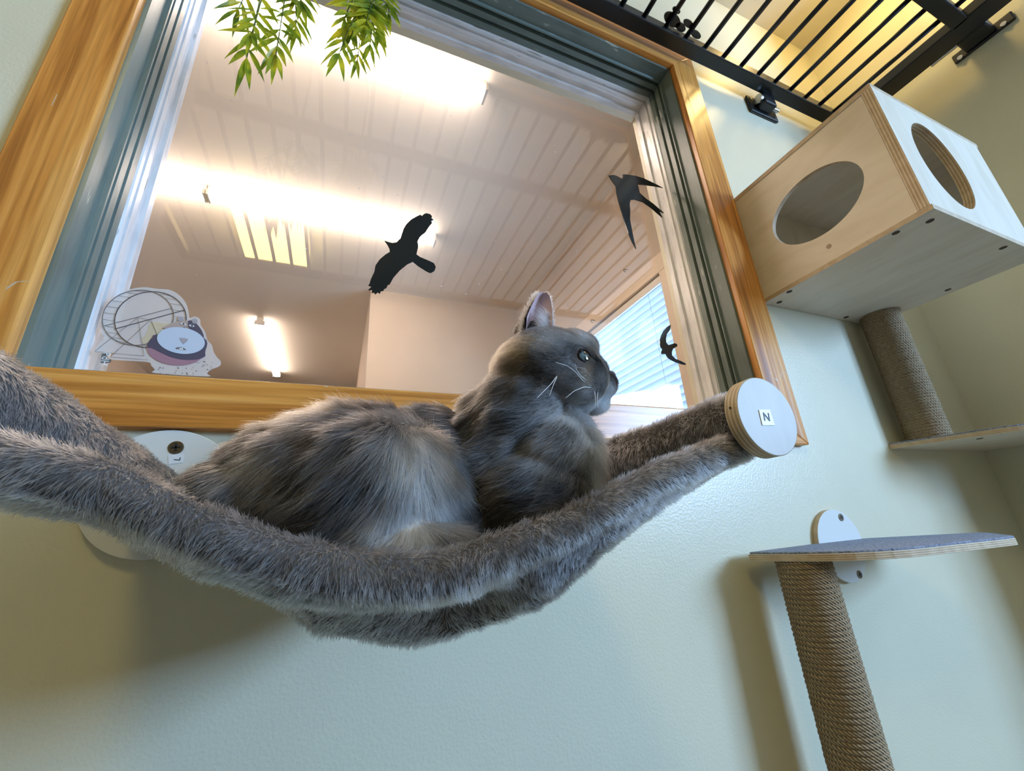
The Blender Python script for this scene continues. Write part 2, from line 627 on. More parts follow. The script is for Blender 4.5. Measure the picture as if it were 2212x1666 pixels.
structure(MB().box(ILW - 0.1, ILW, 1.36, 12.0, FLOORZ, CEIL).build('wall_inner_left', MT['wall_in']))
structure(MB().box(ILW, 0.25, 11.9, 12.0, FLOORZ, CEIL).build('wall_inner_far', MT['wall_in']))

# casing of the blind window
w3 = empty('window_3', (IRW, (BY0 + BY1) / 2, BZ0), kind='structure', label='cream cased outside window behind the blind')
cw = 0.13
for n, a in (('casing', (IRW - 0.045, IRW + 0.01, BY0 - cw, BY1 + cw, BZ1, BZ1 + cw + 0.03)),
             ('casing', (IRW - 0.045, IRW + 0.01, BY0 - cw, BY0, BZ0, BZ1)),
             ('casing', (IRW - 0.045, IRW + 0.01, BY1, BY1 + cw, BZ0, BZ1)),
             ('sill', (IRW - 0.12, IRW + 0.2, BY0 - cw, BY1 + cw, BZ0 - 0.05, BZ0)),
             ('reveal', (IRW, IRW + 0.2, BY0 - 0.001, BY0 + 0.02, BZ0, BZ1)),
             ('reveal', (IRW, IRW + 0.2, BY0, BY1, BZ1 - 0.02, BZ1 + 0.001))):
    MB().box(*a).build(n, MT['cream_frame'], w3, bevel=0.002)

# ------------------------------------------------------------------ interior window
w1 = empty('window_1', ((IX0 + IX1) / 2, WALL, IZ0), kind='structure', label='interior window in a varnished pine frame')
TF, TB = 1.0, 1.05
BL, BR, BT, BB = 0.121, 0.157, 0.13, 0.111
b = MB().prism([(IX0 - BL, IZ0 - BB), (IX0, IZ0), (IX0, IZ1), (IX0 - BL, IZ1 + BT)], 1, TF, TB)
b.build('casing', MT['pine_z'], w1, bevel=0.002)
b = MB().prism([(IX1 + BR, IZ0 - BB), (IX1 + BR, IZ1 + BT), (IX1, IZ1), (IX1, IZ0)], 1, TF, TB)
b.build('casing', MT['pine_z'], w1, bevel=0.002)
b = MB().prism([(IX0 - BL, IZ1 + BT), (IX0, IZ1), (IX1, IZ1), (IX1 + BR, IZ1 + BT)], 1, TF, TB)
b.build('casing', MT['pine_x'], w1, bevel=0.002)
b = MB().prism([(IX0 - BL, IZ0 - BB), (IX1 + BR, IZ0 - BB), (IX1, IZ0), (IX0, IZ0)], 1, TF, TB)
b.build('casing', MT['pine_x'], w1, bevel=0.002)
# grey-green jamb: step profile in (inset from the opening, depth)
JAMB = [(-0.004, 1.012), (0.0, 1.028), (0.010, 1.030), (0.010, 1.088), (0.020, 1.092), (0.020, 1.098), (0.004, 1.101),
        (0.004, 1.112), (0.016, 1.116), (0.016, 1.140), (0.003, 1.144), (0.003, 1.153), (0.014, 1.157), (0.014, 1.182), (-0.03, 1.184), (-0.03, 1.012)]
STOP = [(-0.03, 1.184), (0.012, 1.184), (0.016, 1.190), (0.016, 1.2035), (0.008, 1.2045), (0.008, 1.2155), (0.016, 1.2165), (0.016, 1.238), (0.010, 1.244), (0.010, 1.268), (0.020, 1.274), (0.020, 1.300), (-0.03, 1.300)]
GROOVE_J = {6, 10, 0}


def reveal(prof, name, side, m, dark=None, groove=()):
    """sweep an (inset, depth) profile along one side of the opening, mitred"""
    n = len(prof)
    ends = []
    for e in (0, 1):
        ring = []
        for ins, dep in prof:
            x0, x1, z0, z1 = IX0 + ins, IX1 - ins, IZ0 + ins, IZ1 - ins
            p = {'left': [(x0, dep, z0), (x0, dep, z1)], 'right': [(x1, dep, z0), (x1, dep, z1)],
                 'top': [(x0, dep, z1), (x1, dep, z1)], 'bottom': [(x0, dep, z0), (x1, dep, z0)]}[side][e]
            ring.append(p)
        ends.append(ring)
    b = MB()
    b.add(ends[0] + ends[1], [(i, (i + 1) % n, n + (i + 1) % n, n + i) for i in range(n)])
    for i in range(n):
        if i in groove:
            b.mi[i] = 1
    b.add(ends[0], [tuple(range(n))])
    b.add(ends[1], [tuple(range(n))[::-1]])
    return b.build(name, [m, dark or m], w1)


for s, k in (('left', 'z'), ('right', 'z'), ('top', 'x'), ('bottom', 'x')):
    reveal(JAMB, 'jamb', s, MT['green_' + k], MT['dark_groove'], GROOVE_J)
    reveal(STOP, 'glazing_stop', s, MT['white_' + k])
GY = 1.2055
MB().box(IX0 - 0.02, IX1 + 0.02, GY, GY + 0.009, IZ0 - 0.02, IZ1 + 0.02).build('glass_pane', MT['glass'], w1)

# ------------------------------------------------------------------ ceiling lights of the other room
ZL = 3.14


def batten(x0, x1, y, label, along='x', y2=None):
    t = empty('fluorescent_batten', ((x0 + x1) / 2, y, ZL), label, 'ceiling light', 'fluorescent battens on the inner ceiling')

    def bx(a0, a1, b0, b1, z0, z1):
        return (a0, a1, b0, b1, z0, z1) if along == 'x' else (b0, b1, a0, a1, z0, z1)
    if along == 'x':
        a0, a1, c = x0, x1, y
    else:
        a0, a1, c = y, y2, (x0 + x1) / 2
    MB().box(*bx(a0, a1, c - 0.045, c + 0.045, ZL + 0.035, CEIL)).build('housing', MT['housing'], t, bevel=0.004)
    h = 0.062
    pr = [(c - h, ZL + 0.04), (c - h * 0.9, ZL + 0.01), (c - h * 0.55, ZL - 0.012), (c + h * 0.55, ZL - 0.012), (c + h * 0.9, ZL + 0.01), (c + h, ZL + 0.04)]
    MB().prism(pr, 0 if along == 'x' else 1, a0 + 0.02, a1 - 0.02).build('diffuser', MT['tube'], t)
    for e0, e1 in ((a0, a0 + 0.022), (a1 - 0.022, a1)):
        MB().box(*bx(e0, e1, c - h - 0.003, c + h + 0.003, ZL - 0.014, ZL + 0.045)).build('end_cap', MT['housing'], t, bevel=0.002)
    return t


batten(-1.31, 0.845, 2.075, 'long lit ceiling tube nearest the glass, behind the hanging bamboo leaves')
batten(-1.31, 0.845, 3.85, 'long lit ceiling tube ending behind the hawk decal')
batten(-3.3, -1.315, 3.85, 'lit ceiling tube butted to the far end of the tube behind the hawk')
batten(-1.28, -1.15, 6.38, 'lit ceiling tube running away down the corridor', 'y', 8.6)

# ------------------------------------------------------------------ blind
bl = empty('venetian_blind', (IRW, (BY0 + BY1) / 2, BZ1), 'white venetian blind glowing with blue daylight behind the cat face', 'blind')
MB().box(IRW - 0.02, IRW + 0.05, BY0 + 0.015, BY1 - 0.01, BZ1 - 0.075, BZ1 - 0.01).build('headrail', MT['housing'], bl, bevel=0.002)
b = MB()
nsl = 30
for i in range(nsl):
    z = BZ1 - 0.10 - i * 0.064
    if z < BZ0 + 0.02:
        break
    # each slat slightly crowned, tilted so that the outer edge is lower
    xs = [(-0.030, 0.022), (-0.012, 0.013), (0.010, -0.004), (0.030, -0.024)]
    vs = [(IRW + 0.035 + dx, yy, z + dz + e) for e in (0, 0.0035) for yy in (BY0 + 0.022, BY1 - 0.02) for dx, dz in xs]
    fs = []
    for k in range(3):
        fs += [(k, k + 1, 4 + k + 1, 4 + k), (8 + k, 12 + k, 12 + k + 1, 8 + k + 1)]
    fs += [(0, 4, 12, 8), (3, 11, 15, 7), (0, 8, 9, 1), (1, 9, 10, 2), (2, 10, 11, 3), (4, 5, 13, 12), (5, 6, 14, 13), (6, 7, 15, 14)]
    b.add(vs, fs)
b.build('slats', MT['slat'], bl)
for yy in (2.42, 3.2, 4.1):
    MB().tube([(IRW + 0.004, yy, BZ1 - 0.07), (IRW + 0.004, yy, BZ0 + 0.05)], 0.0022, 6).build('ladder_cord', MT['cord'], bl)

cb = MB().tube([(1.10 + 0.055 * math.cos(a) - 0.02 * (1 - math.sin(a)), 1.40, 0.30 + 0.11 * math.sin(a)) for a in np.linspace(-0.2, PI + 0.1, 24)], 0.006, 8)
# ------------------------------------------------------------------ decals on the glass
GD = GY - 0.002


def decal(name, pts, label, cat):
    poly = []
    for px, py in pts:
        q = at(px, py, 1, GD)
        poly.append((q[0], q[2]))
    o = MB().prism(poly, 1, GD - 0.0015, GY - 0.0002).build(name, MT['decal'])
    return tag(o, label, cat)


def crop(pts, s, ox, oy):
    return [(ox + x / s, oy + y / s) for x, y in pts]


hawk = [(480, 362), (505, 368), (518, 382), (513, 394), (527, 404), (512, 412), (517, 425), (500, 445), (478, 480), (440, 515), (425, 545), (428, 580), (417, 628), (440, 645), (500, 670), (530, 685), (542, 710),
        (533, 735), (510, 747), (490, 740), (430, 703), (395, 675), (360, 690), (310, 730), (270, 775), (245, 820), (232, 824), (225, 842), (210, 850), (203, 862), (188, 864), (182, 880), (168, 872), (150, 885), (143, 872), (127, 877),
        (132, 856), (105, 857), (128, 836), (106, 826), (125, 815), (112, 822), (122, 790), (145, 740), (152, 700), (180, 660), (215, 630), (245, 612), (243, 590), (230, 565), (212, 540), (235, 548), (262, 555), (290, 550),
        (312, 525), (320, 500), (330, 470), (350, 435), (380, 405), (415, 385), (442, 372), (452, 380), (465, 368)]
decal('hawk_decal', crop(hawk, 2.989, 760, 340), 'black hawk silhouette with fringed wing tips stuck on the glass', 'decal')
swallow = [(1657, 118), (1690, 115), (1712, 122), (1745, 140), (1750, 128), (1748, 112), (1775, 112), (1830, 120), (1880, 135), (1930, 158), (1975, 180), (2008, 198), (1960, 188), (1900, 180), (1845, 175), (1852, 200), (1858, 230),
           (1900, 268), (1945, 300), (1985, 335), (2015, 360), (1983, 347), (2005, 390), (1970, 360), (1930, 325), (1880, 290), (1825, 272), (1800, 275), (1793, 300), (1797, 350), (1795, 400), (1808, 470), (1820, 530), (1835, 592),
           (1810, 550), (1785, 490), (1765, 430), (1740, 350), (1720, 280), (1708, 230), (1703, 185), (1685, 160)]
decal('swallow_decal', crop(swallow, 2.989, 760, 340), 'larger black swallow silhouette with forked tail, high on the glass', 'decal')
small = [(160, 230), (150, 290), (112, 345), (100, 400), (105, 445), (130, 475), (165, 465), (205, 452), (235, 465), (235, 490), (185, 520), (170, 560), (175, 600), (215, 640), (280, 665), (335, 695), (340, 710), (300, 705), (220, 680),
         (160, 650), (120, 620), (100, 580), (50, 582), (47, 555), (60, 520), (45, 505), (30, 470), (28, 420), (45, 360), (75, 300), (120, 255)]
decal('swift_decal', crop(small, 5.53, 1420, 660), 'smaller black bird silhouette low on the glass in front of the blind', 'decal')


# guinea pig sticker: clear backing with printed patches, each a thin layer
def gp(x, y):
    return (200 + x / 7.243, 600 + y / 7.243)


def layer(pts, d0, name, m, parent):
    poly = []
    for x, y in pts:
        q = at(*gp(x, y), 1, GD)
        poly.append((q[0], q[2]))
    return MB().prism(poly, 1, GD - d0, GD - d0 + 0.0008).build(name, m, parent)


def ell(cx, cy, rx_, ry_, a0=0, a1=2 * PI, n=40, rot=0.0):
    o = []
    for t in np.linspace(a0, a1, n, endpoint=(a1 - a0 < 6.2)):
        x, y = rx_ * math.cos(t), ry_ * math.sin(t)
        o.append((cx + x * math.cos(rot) - y * math.sin(rot), cy + x * math.sin(rot) + y * math.cos(rot)))
    return o


def smooth_ring(pts, n=5):
    """closed Catmull-Rom curve through the points"""
    out_ = []
    m = len(pts)
    for i in range(m):
        p0, p1, p2, p3 = (np.array(pts[(i + k) % m], float) for k in (-1, 0, 1, 2))
        for k in range(n):
            t = k / n
            out_.append(tuple(0.5 * (2 * p1 + (p2 - p0) * t + (2 * p0 - 5 * p1 + 4 * p2 - p3) * t * t + (3 * p1 - p0 - 3 * p2 + p3) * t ** 3)))
    return out_


gpo = empty('guinea_pig_sticker', tuple(at(340, 740, 1, GD)), 'clear sticker of a guinea pig beside a running wheel, low on the glass', 'sticker')
m_clear, nt, out = mat('sticker_film')
_d = node(nt, 'BsdfDiffuse')
_d.inputs[0].default_value = (0.86, 0.80, 0.76, 1)
_t = node(nt, 'BsdfTransparent')
_m = node(nt, 'MixShader')
_m.inputs[0].default_value = 0.5
nt.links.new(_t.outputs[0], _m.inputs[1])
nt.links.new(_d.outputs[0], _m.inputs[2])
nt.links.new(_m.outputs[0], out.inputs[0])
PAL = {k: simple('print_' + k, c, 0.35) for k, c in dict(muzzle=(0.62, 0.68, 0.80), dark=(0.10, 0.085, 0.13), pink=(0.42, 0.22, 0.27), tan=(0.50, 0.38, 0.33), ear=(0.45, 0.40, 0.42), line=(0.045, 0.035, 0.035), thin=(0.20, 0.17, 0.15), sand=(0.70, 0.56, 0.38), white=(0.86, 0.85, 0.84)).items()}
back = [(30, 1155), (180, 950), (140, 860), (130, 720), (160, 560), (250, 400), (400, 270), (600, 180), (820, 150), (1000, 175), (1200, 190), (1350, 270), (1460, 400), (1505, 560), (1520, 630), (1600, 610), (1680, 650), (1690, 740),
        (1760, 850), (1800, 980), (1870, 1060), (1890, 1150), (1950, 1250), (2000, 1300), (1990, 1380), (1850, 1440), (1790, 1500), (1790, 1545), (990, 1495), (975, 1440), (920, 1380), (850, 1320), (320, 1285), (290, 1240), (310, 1180)]
layer(smooth_ring(back, 4), 0.0004, 'film', m_clear, gpo)


def line(pts, w, name, m, d0=0.0024, closed=False):
    b = MB()
    q = []
    for x, y in pts:
        p = at(*gp(x, y), 1, GD - d0)
        q.append((p[0], p[1], p[2]))
    if closed:
        q.append(q[0])
    b.tube(q, w, 5)
    return b.build(name, m, gpo)


LW_ = 0.0009
line(ell(905, 655, 562, 435, n=60, rot=-0.12), LW_, 'wheel_rim', PAL['line'], closed=True)
line(ell(710, 625, 560, 430, n=60, rot=-0.12), LW_, 'wheel_rim', PAL['thin'], closed=True)
line([(340, 805), (1445, 505)], LW_, 'wheel_bar', PAL['line'])
line([(160, 760), (1250, 475)], LW_ * 0.9, 'wheel_bar', PAL['thin'])
for q in ([(900, 665), (310, 1215)], [(915, 665), (1010, 885)], [(710, 625), (30, 1155)], [(710, 625), (805, 1225)], [(30, 1155), (805, 1225)], [(285, 1240), (870, 1285)], [(710, 625), (905, 660)]):
    line(q, 0.0004, 'wheel_stand', PAL['thin'])
b = MB()
for k in range(26):
    t = 2 * PI * k / 26 + 0.1
    p0, p1 = ell(905, 655, 562, 435, t, t + 0.01, 2, -0.12)[0], ell(710, 625, 560, 430, t, t + 0.01, 2, -0.12)[0]
    a0, a1 = at(*gp(*p0), 1, GD - 0.002), at(*gp(*p1), 1, GD - 0.002)
    b.tube([tuple(a0), tuple(a1)], 0.0004, 4)
b.build('wheel_rungs', PAL['thin'], gpo)
layer(smooth_ring([(800, 1040), (780, 960), (830, 900), (870, 820), (880, 740), (950, 690), (1100, 720), (1230, 720), (1200, 900), (900, 1000)]), 0.0010, 'splash', PAL['sand'], gpo)
layer(ell(1300, 1130, 450, 245, rot=0.10), 0.0026, 'body', PAL['pink'], gpo)
layer(smooth_ring([(870, 1080), (880, 1030), (940, 950), (1040, 900), (1740, 950), (1765, 1180), (1760, 1240), (1640, 1285), (1440, 1290), (1240, 1250), (1080, 1180), (960, 1120)]), 0.0034, 'dark_patch', PAL['dark'], gpo)
layer(smooth_ring([(1100, 800), (1230, 730), (1340, 690), (1500, 685), (1530, 760), (1300, 800)]), 0.0036, 'forehead', PAL['tan'], gpo)
layer(smooth_ring([(1500, 690), (1580, 690), (1660, 760), (1720, 850), (1745, 945), (1640, 880), (1520, 800)]), 0.0038, 'eye_patch', PAL['dark'], gpo)
layer(ell(1385, 655, 48, 38), 0.0042, 'ear', PAL['ear'], gpo)
layer(ell(1605, 690, 42, 40), 0.0042, 'ear', PAL['ear'], gpo)
layer(ell(1390, 995, 375, 205, rot=0.14), 0.0046, 'muzzle', PAL['muzzle'], gpo)
for cx, cy in ((1428, 738), (1560, 765)):
    layer(ell(cx, cy, 42, 16, rot=0.15), 0.0050, 'eye', PAL['white'], gpo)
    layer(ell(cx + 5, cy, 15, 12), 0.0056, 'pupil', PAL['line'], gpo)
layer(smooth_ring([(1370, 960), (1500, 975), (1450, 1040), (1425, 1045)]), 0.0052, 'nose', PAL['ear'], gpo)
layer(smooth_ring([(1310, 1110), (1390, 1102), (1465, 1130), (1455, 1146), (1385, 1126), (1325, 1130)]), 0.0052, 'mouth', PAL['thin'], gpo)
for cx in (1384, 1412):
    layer([(cx - 12, 1112), (cx + 12, 1116), (cx + 9, 1146), (cx - 10, 1142)], 0.0058, 'tooth', PAL['white'], gpo)
b = MB()
for k in range(46):
    x, y = rng.uniform(1020, 1900), rng.uniform(1270, 1520)
    if y < 1395 and x < 1600:
        continue
    a = rng.uniform(0.2, 1.2)
    l = rng.uniform(6, 20)
    p0, p1 = at(*gp(x, y), 1, GD - 0.002), at(*gp(x + l * math.cos(a), y + l * math.sin(a)), 1, GD - 0.002)
    b.tube([tuple(p0), tuple(p1)], 0.0007, 4)
b.build('specks', PAL['dark'], gpo)


def text(name, s, m, parent, origin, right, up, size, depth=0.0006):
    """lettering as a thin mesh lying on the plane spanned by right and up (layout directions)"""
    cu = bpy.data.curves.new(name, 'FONT')
    cu.body = s
    cu.size = size * U
    cu.extrude = depth * U
    cu.align_x, cu.align_y = 'CENTER', 'CENTER'
    tmp = bpy.data.objects.new(name + '_source', cu)
    COL.objects.link(tmp)
    bpy.context.view_layer.update()
    me = bpy.data.meshes.new_from_object(tmp.evaluated_get(bpy.context.evaluated_depsgraph_get()))
    bpy.data.objects.remove(tmp)
    r_, u_ = Vector(right).normalized(), Vector(up).normalized()
    n_ = r_.cross(u_)
    m3 = Matrix((r_, u_, n_)).transposed()
    me.transform(m3.to_4x4())
    me.materials.append(m)
    o = bpy.data.objects.new(name, me)
    COL.objects.link(o)
    o.location = W(*origin)
    attach(o, parent)
    return o


layer([(150, 1190), (250, 1195), (230, 1260), (300, 1290), (285, 1335), (200, 1340), (130, 1335)], 0.0018, 'logo_patch', PAL['thin'], gpo)
q = at(*gp(195, 1272), 1, GD - 0.0030)
qr, qu = at(*gp(195, 1172), 1, GD - 0.0030) - q, at(*gp(115, 1262), 1, GD - 0.0030) - q
text('logo_lettering', 'PdH', PAL['white'], gpo, tuple(q), (0, 0, -1), (1, 0, 0), 0.020)

# black cable on the sill of the blind window
cpts = [at(*p, 0, 2.30) for p in ((1420, 900), (1420, 880), (1424, 866), (1432, 862), (1442, 868), (1452, 880), (1458, 900))]
tag(MB().tube([tuple(p) for p in cpts], 0.007, 8).build('cable', MT['cable'], smooth=True), 'black cable looping up in front of the blind slats', 'cable')

# small cup hooks on the casing above the blind
for px, py, lb in ((1355, 583, 'small brass hook on the casing near the end of the blind headrail'), (1284, 692, 'small brass hook on the casing above the cat brow')):
    q = at(px, py, 0, IRW - 0.045)
    pts = [(q[0] + 0.004, q[1], q[2]), (q[0] - 0.03, q[1], q[2])] + [(q[0] - 0.03 - 0.014 * math.sin(a), q[1], q[2] - 0.014 + 0.014 * math.cos(a)) for a in np.linspace(0.3, 3.6, 8)]
    tag(MB().tube(pts, 0.004, 6).build('cup_hook', MT['screw'], smooth=True), lb, 'hook', 'cup hooks over the blind')

# ------------------------------------------------------------------ cat room lamp (seen mirrored in the pane)
lp = empty('ceiling_lamp', (-0.80, -1.7, CEIL), 'warm lit square ceiling lamp mirrored in the window pane', 'ceiling light')
MB().box(-1.12, -0.46, -2.16, -1.20, CEIL - 0.05, CEIL).build('housing', MT['housing'], lp, bevel=0.004)
MB().box(-1.10, -0.48, -2.14, -1.22, CEIL - 0.21, CEIL - 0.05).build('diffuser', MT['lamp'], lp)

l2 = empty('ceiling_lamp', (2.52, 0.42, CEIL), 'small warm ceiling lamp in the corner above the barred gate', 'ceiling light')
MB().tube([(2.52, 0.42, CEIL), (2.52, 0.42, CEIL - 0.04)], 0.13, 32).build('housing', MT['housing'], l2, auto=40)
MB().tube([(2.52, 0.42, CEIL - 0.04), (2.52, 0.42, CEIL - 0.10), (2.52, 0.42, CEIL - 0.13)], 0.12, 32, r1=0.07).build('diffuser', MT['lamp_small'], l2)

# ------------------------------------------------------------------ overhead gate
gt = empty('safety_gate', (1.0, 0.3, 2.33), 'black metal barred gate fixed flat overhead in the corner', 'gate')
GX0, GX1, GZ = -1.25, 2.77, 2.30
bk = MT['black']
TH = 0.06
MB().box(GX0, GX1 + 0.12, 0.906, 0.973, GZ, GZ + TH).build('rail', bk, gt, bevel=0.003)
MB().box(GX0, GX1 + 0.02, 0.325, 0.388, GZ, GZ + TH).build('rail', bk, gt, bevel=0.003)
MB().box(GX0, GX1 + 0.02, -1.22, -1.16, GZ, GZ + TH).build('rail', bk, gt, bevel=0.003)
MB().box(GX1, GX1 + 0.127, -1.22, 0.973, GZ, GZ + TH).build('rail', bk, gt, bevel=0.003)
MB().box(GX0 - 0.06, GX0, -1.22, 0.973, GZ, GZ + TH).build('rail', bk, gt, bevel=0.003)
bar0 = None
xs = [2.552 + 0.135, 2.552] + [2.420 - 0.1325 * k for k in range(28)]
for x in xs:
    if x < GX0 + 0.05 or x > GX1 - 0.03:
        continue
    if bar0 is None:
        bar0 = MB().tube([(0, 0.388, 0), (0, 0.906, 0)], 0.0125, 10).build('bar', bk, smooth=True)
        bar1 = MB().tube([(0, -1.16, 0), (0, 0.325, 0)], 0.0125, 10).build('bar', bk, smooth=True)
        o1, o2 = bar0, bar1
    else:
        o1, o2 = bar0.copy(), bar1.copy()
        o1.parent = o2.parent = None
        COL.objects.link(o1)
        COL.objects.link(o2)
    for o, ym in ((o1, 0.647), (o2, -0.4175)):
        o.location = W(x, ym, GZ + 0.018)
        attach(o, gt)
# paw emblem
pw = []
for cx, cy, ra, rb, ro in ((1452, 42, 20, 14, 0.7), (1461, 22, 9, 7, 0.6), (1487, 51, 12, 8, 0.6), (1503, 74, 12, 8, 0.6), (1470, 58, 12, 9, 0.7)):
    poly = []
    for px, py in ell(cx, cy, ra, rb, n=24, rot=ro):
        q = at(px, py, 2, GZ + 0.04)
        poly.append((q[0], q[1]))
    pw.append(MB().prism(poly, 2, GZ + 0.036, GZ + 0.044).build('paw_emblem', bk, gt))
# wall clamp by the window
MB().box(2.045, 2.275, 1.010, 1.0265, 2.190, 2.315).build('mounting_disc', bk, gt, bevel=0.004)
cl = MB().box(2.10, 2.20, 0.955, 1.012, 2.215, 2.300).build('clamp', bk, gt, bevel=0.006)
b = MB().tube([(2.115, 0.985, 2.262), (2.085, 0.985, 2.262)], 0.028, 16)
b.build('clamp_nut', MT['steel'], cl, auto=40)
b = MB().tube([(2.2, 0.985, 2.235), (2.245, 0.985, 2.235)], 0.012, 12)
b.build('clamp_bolt', MT['steel'], cl, auto=40)
for dx, dz in ((2.07, 2.29), (2.25, 2.21)):
    MB().tube([(dx, 1.011, dz), (dx, 1.006, dz)], 0.010, 10).build('plate_screw', MT['steel'], gt, auto=40)
# clamp on the side wall
MB().box(RW - 0.016, RW - 0.0008, 0.235, 0.472, 2.285, 2.345).build('mounting_disc', bk, gt, bevel=0.004)
c2 = MB().box(GX1 + 0.12, RW - 0.015, 0.30, 0.42, 2.295, 2.352).build('clamp', bk, gt, bevel=0.006)
MB().tube([(GX1 + 0.14, 0.53, 2.31), (GX1 + 0.14, 0.40, 2.31)], 0.010, 10).build('clamp_bolt', MT['steel'], c2, auto=40)
for dy in (0.275, 0.445):
    MB().tube([(RW - 0.016, dy, 2.30), (RW - 0.022, dy, 2.30)], 0.012, 10).build('plate_screw', MT['steel'], gt, auto=40)


# ------------------------------------------------------------------ plywood cat box
def holed(axis, a0, a1, u0, u1, v0, v1, cu, cv, ru, rv, mi_face=0, mi_edge=1, n=64):
    """sheet with an oval hole; axis is its thickness, u and v the two other axes in order"""
    def p3(u, v, a):
        q = [u, v]
        q.insert(axis, a)
        return q
    inner, outer = [], []
    angs = [2 * PI * k / n for k in range(n)]
    corners = [math.atan2(v - cv, u - cu) % (2 * PI) for u in (u0, u1) for v in (v0, v1)]
    for c in corners:
        k = min(range(n), key=lambda i: abs(((angs[i] - c + PI) % (2 * PI)) - PI))
        angs[k] = c
    for t in angs:
        c, s = math.cos(t), math.sin(t)
        inner.append((cu + ru * c, cv + rv * s))
        k = min(((u1 - cu) / c if c > 1e-9 else (u0 - cu) / c if c < -1e-9 else 1e9), ((v1 - cv) / s if s > 1e-9 else (v0 - cv) / s if s < -1e-9 else 1e9))
        outer.append((cu + k * c, cv + k * s))
    vs = [p3(*p, a) for a in (a0, a1) for ring in (inner, outer) for p in ring]
    b = MB()
    fs, mi = [], []
    for i in range(n):
        j = (i + 1) % n
        fs += [(i, j, n + j, n + i), (2 * n + i, 3 * n + i, 3 * n + j, 2 * n + j), (i, 2 * n + i, 2 * n + j, j), (n + i, n + j, 3 * n + j, 3 * n + i)]
        mi += [mi_face, mi_face, mi_edge, mi_edge]
    b.add(vs, fs)
    b.mi = mi
    return b


BX0, BX1, BYF, BYB, BZB, BZT, T = 1.653, 2.413, 0.441, 1.0262, 0.8646, 1.430, 0.019
bx = empty('cat_box', ((BX0 + BX1) / 2, 0.73, BZB), 'pale plywood cat cube with round holes, screwed high on the wall', 'cat box')
XM, YM, ZM = [MT['birch_y'], MT['edge_x']], [MT['birch_z'], MT['edge_y']], [MT['birch_y'], MT['edge_z']]
MB().box(BX0, BX1 + 0.01, BYF - 0.004, BYB, BZB, BZB + T, mis=(1, 1, 0)).build('bottom_board', ZM, bx, bevel=0.0006)
MB().box(BX0, BX1, BYF, BYB, BZT - T, BZT, mis=(1, 1, 0)).build('top_board', ZM, bx, bevel=0.0006)
zc0, zc1 = BZB + T + 0.0005, BZT - T - 0.0005
holed(0, BX0 + 0.004, BX0 + 0.004 + T, BYF + T + 0.014, BYB, zc0, zc1, 0.727, 1.137, 0.172, 0.137).build('side_board', XM, bx)
holed(0, BX1 - 0.004 - T, BX1 - 0.004, BYF + T + 0.014, BYB, zc0, zc1, 0.727, 1.137, 0.172, 0.137).build('side_board', XM, bx)
holed(1, BYF, BYF + T + 0.012, BX0, BX1 - 0.02, zc0, zc1, 1.93, 1.144, 0.155, 0.195).build('front_board', YM, bx)
MB().box(BX0 + 0.03, BX1 - 0.03, BYB - T, BYB - 0.0005, zc0, zc1, mis=(1, 0, 1)).build('back_board', YM, bx)
for sx, sy in ((1.716, 0.475), (1.673, 0.548), (1.672, 0.921), (1.713, 0.995), (2.184, 1.0), (2.185, 0.467), (2.37, 0.70)):
    MB().tube([(sx, sy, BZB + 0.004), (sx, sy, BZB - 0.0012)], 0.011, 14).build('screw', MT['hole'], bx, auto=40)
MB().tube([(BX0 + 0.006, 0.73, 0.943), (BX0 + 0.003, 0.73, 0.943)], 0.009, 12).build('screw', MT['screw'], bx, auto=40)
MB().tube([(1.80, BYB - T + 0.003, 0.955), (1.80, BYB - T - 0.002, 0.955)], 0.011, 12).build('screw', MT['hole'], bx, auto=40)


# ------------------------------------------------------------------ rope posts
def post(cx, cy, z0, z1, r, label, pitch=0.0125):
    t = empty('scratching_post', (cx, cy, z0), label, 'scratching post', 'rope wound scratching posts')
    MB().tube([(cx, cy, z0), (cx, cy, z1)], r - 0.006, 32).build('core', MT['birch_z'], t, auto=40)
    ns, per = 56, 7
    turns = int((z1 - z0) / pitch) + 2
    rows = turns * per
    vs, fs, uvs = [], [], []
    for i in range(rows + 1):
        for k in range(ns + 1):
            a = 2 * PI * k / ns
            g = i / per
            ph = g % 1.0
            rr = r + 0.0045 * math.sqrt(max(0.0, 1 - (2 * ph - 1) ** 2)) - 0.0025
            rr += 0.0006 * math.sin(a * 3 + i * 0.7)
            z = max(z0 + 0.0003, z0 + pitch * (g - 1 + a / (2 * PI)))
            vs.append((cx + rr * math.cos(a), cy + rr * math.sin(a), min(z, z1 - 0.0005)))
            uvs.append((a / (2 * PI) * 26, g * 1.0))
    for i in range(rows):
        for k in range(ns):
            q0 = i * (ns + 1) + k
            fs.append((q0, q0 + 1, q0 + ns + 2, q0 + ns + 1))
    b = MB().add(vs, fs)
    o = b.build('rope_wrap', MT['rope'], t, smooth=True)
    me = o.data
    uvl = me.uv_layers.new(name='UVMap')
    for lp_ in me.loops:
        uvl.data[lp_.index].uv = uvs[lp_.vertex_index]
    return t


post(2.335, 0.940, 0.2625, BZB - 0.0005, 0.074, 'upper rope wound post between the plywood cube and the upper shelf')
LPX, LPY = 1.262, 0.890
post(LPX, LPY, FLOORZ, -0.1255, 0.069, 'tall lower rope wound post under the shelf with the round wall plate')


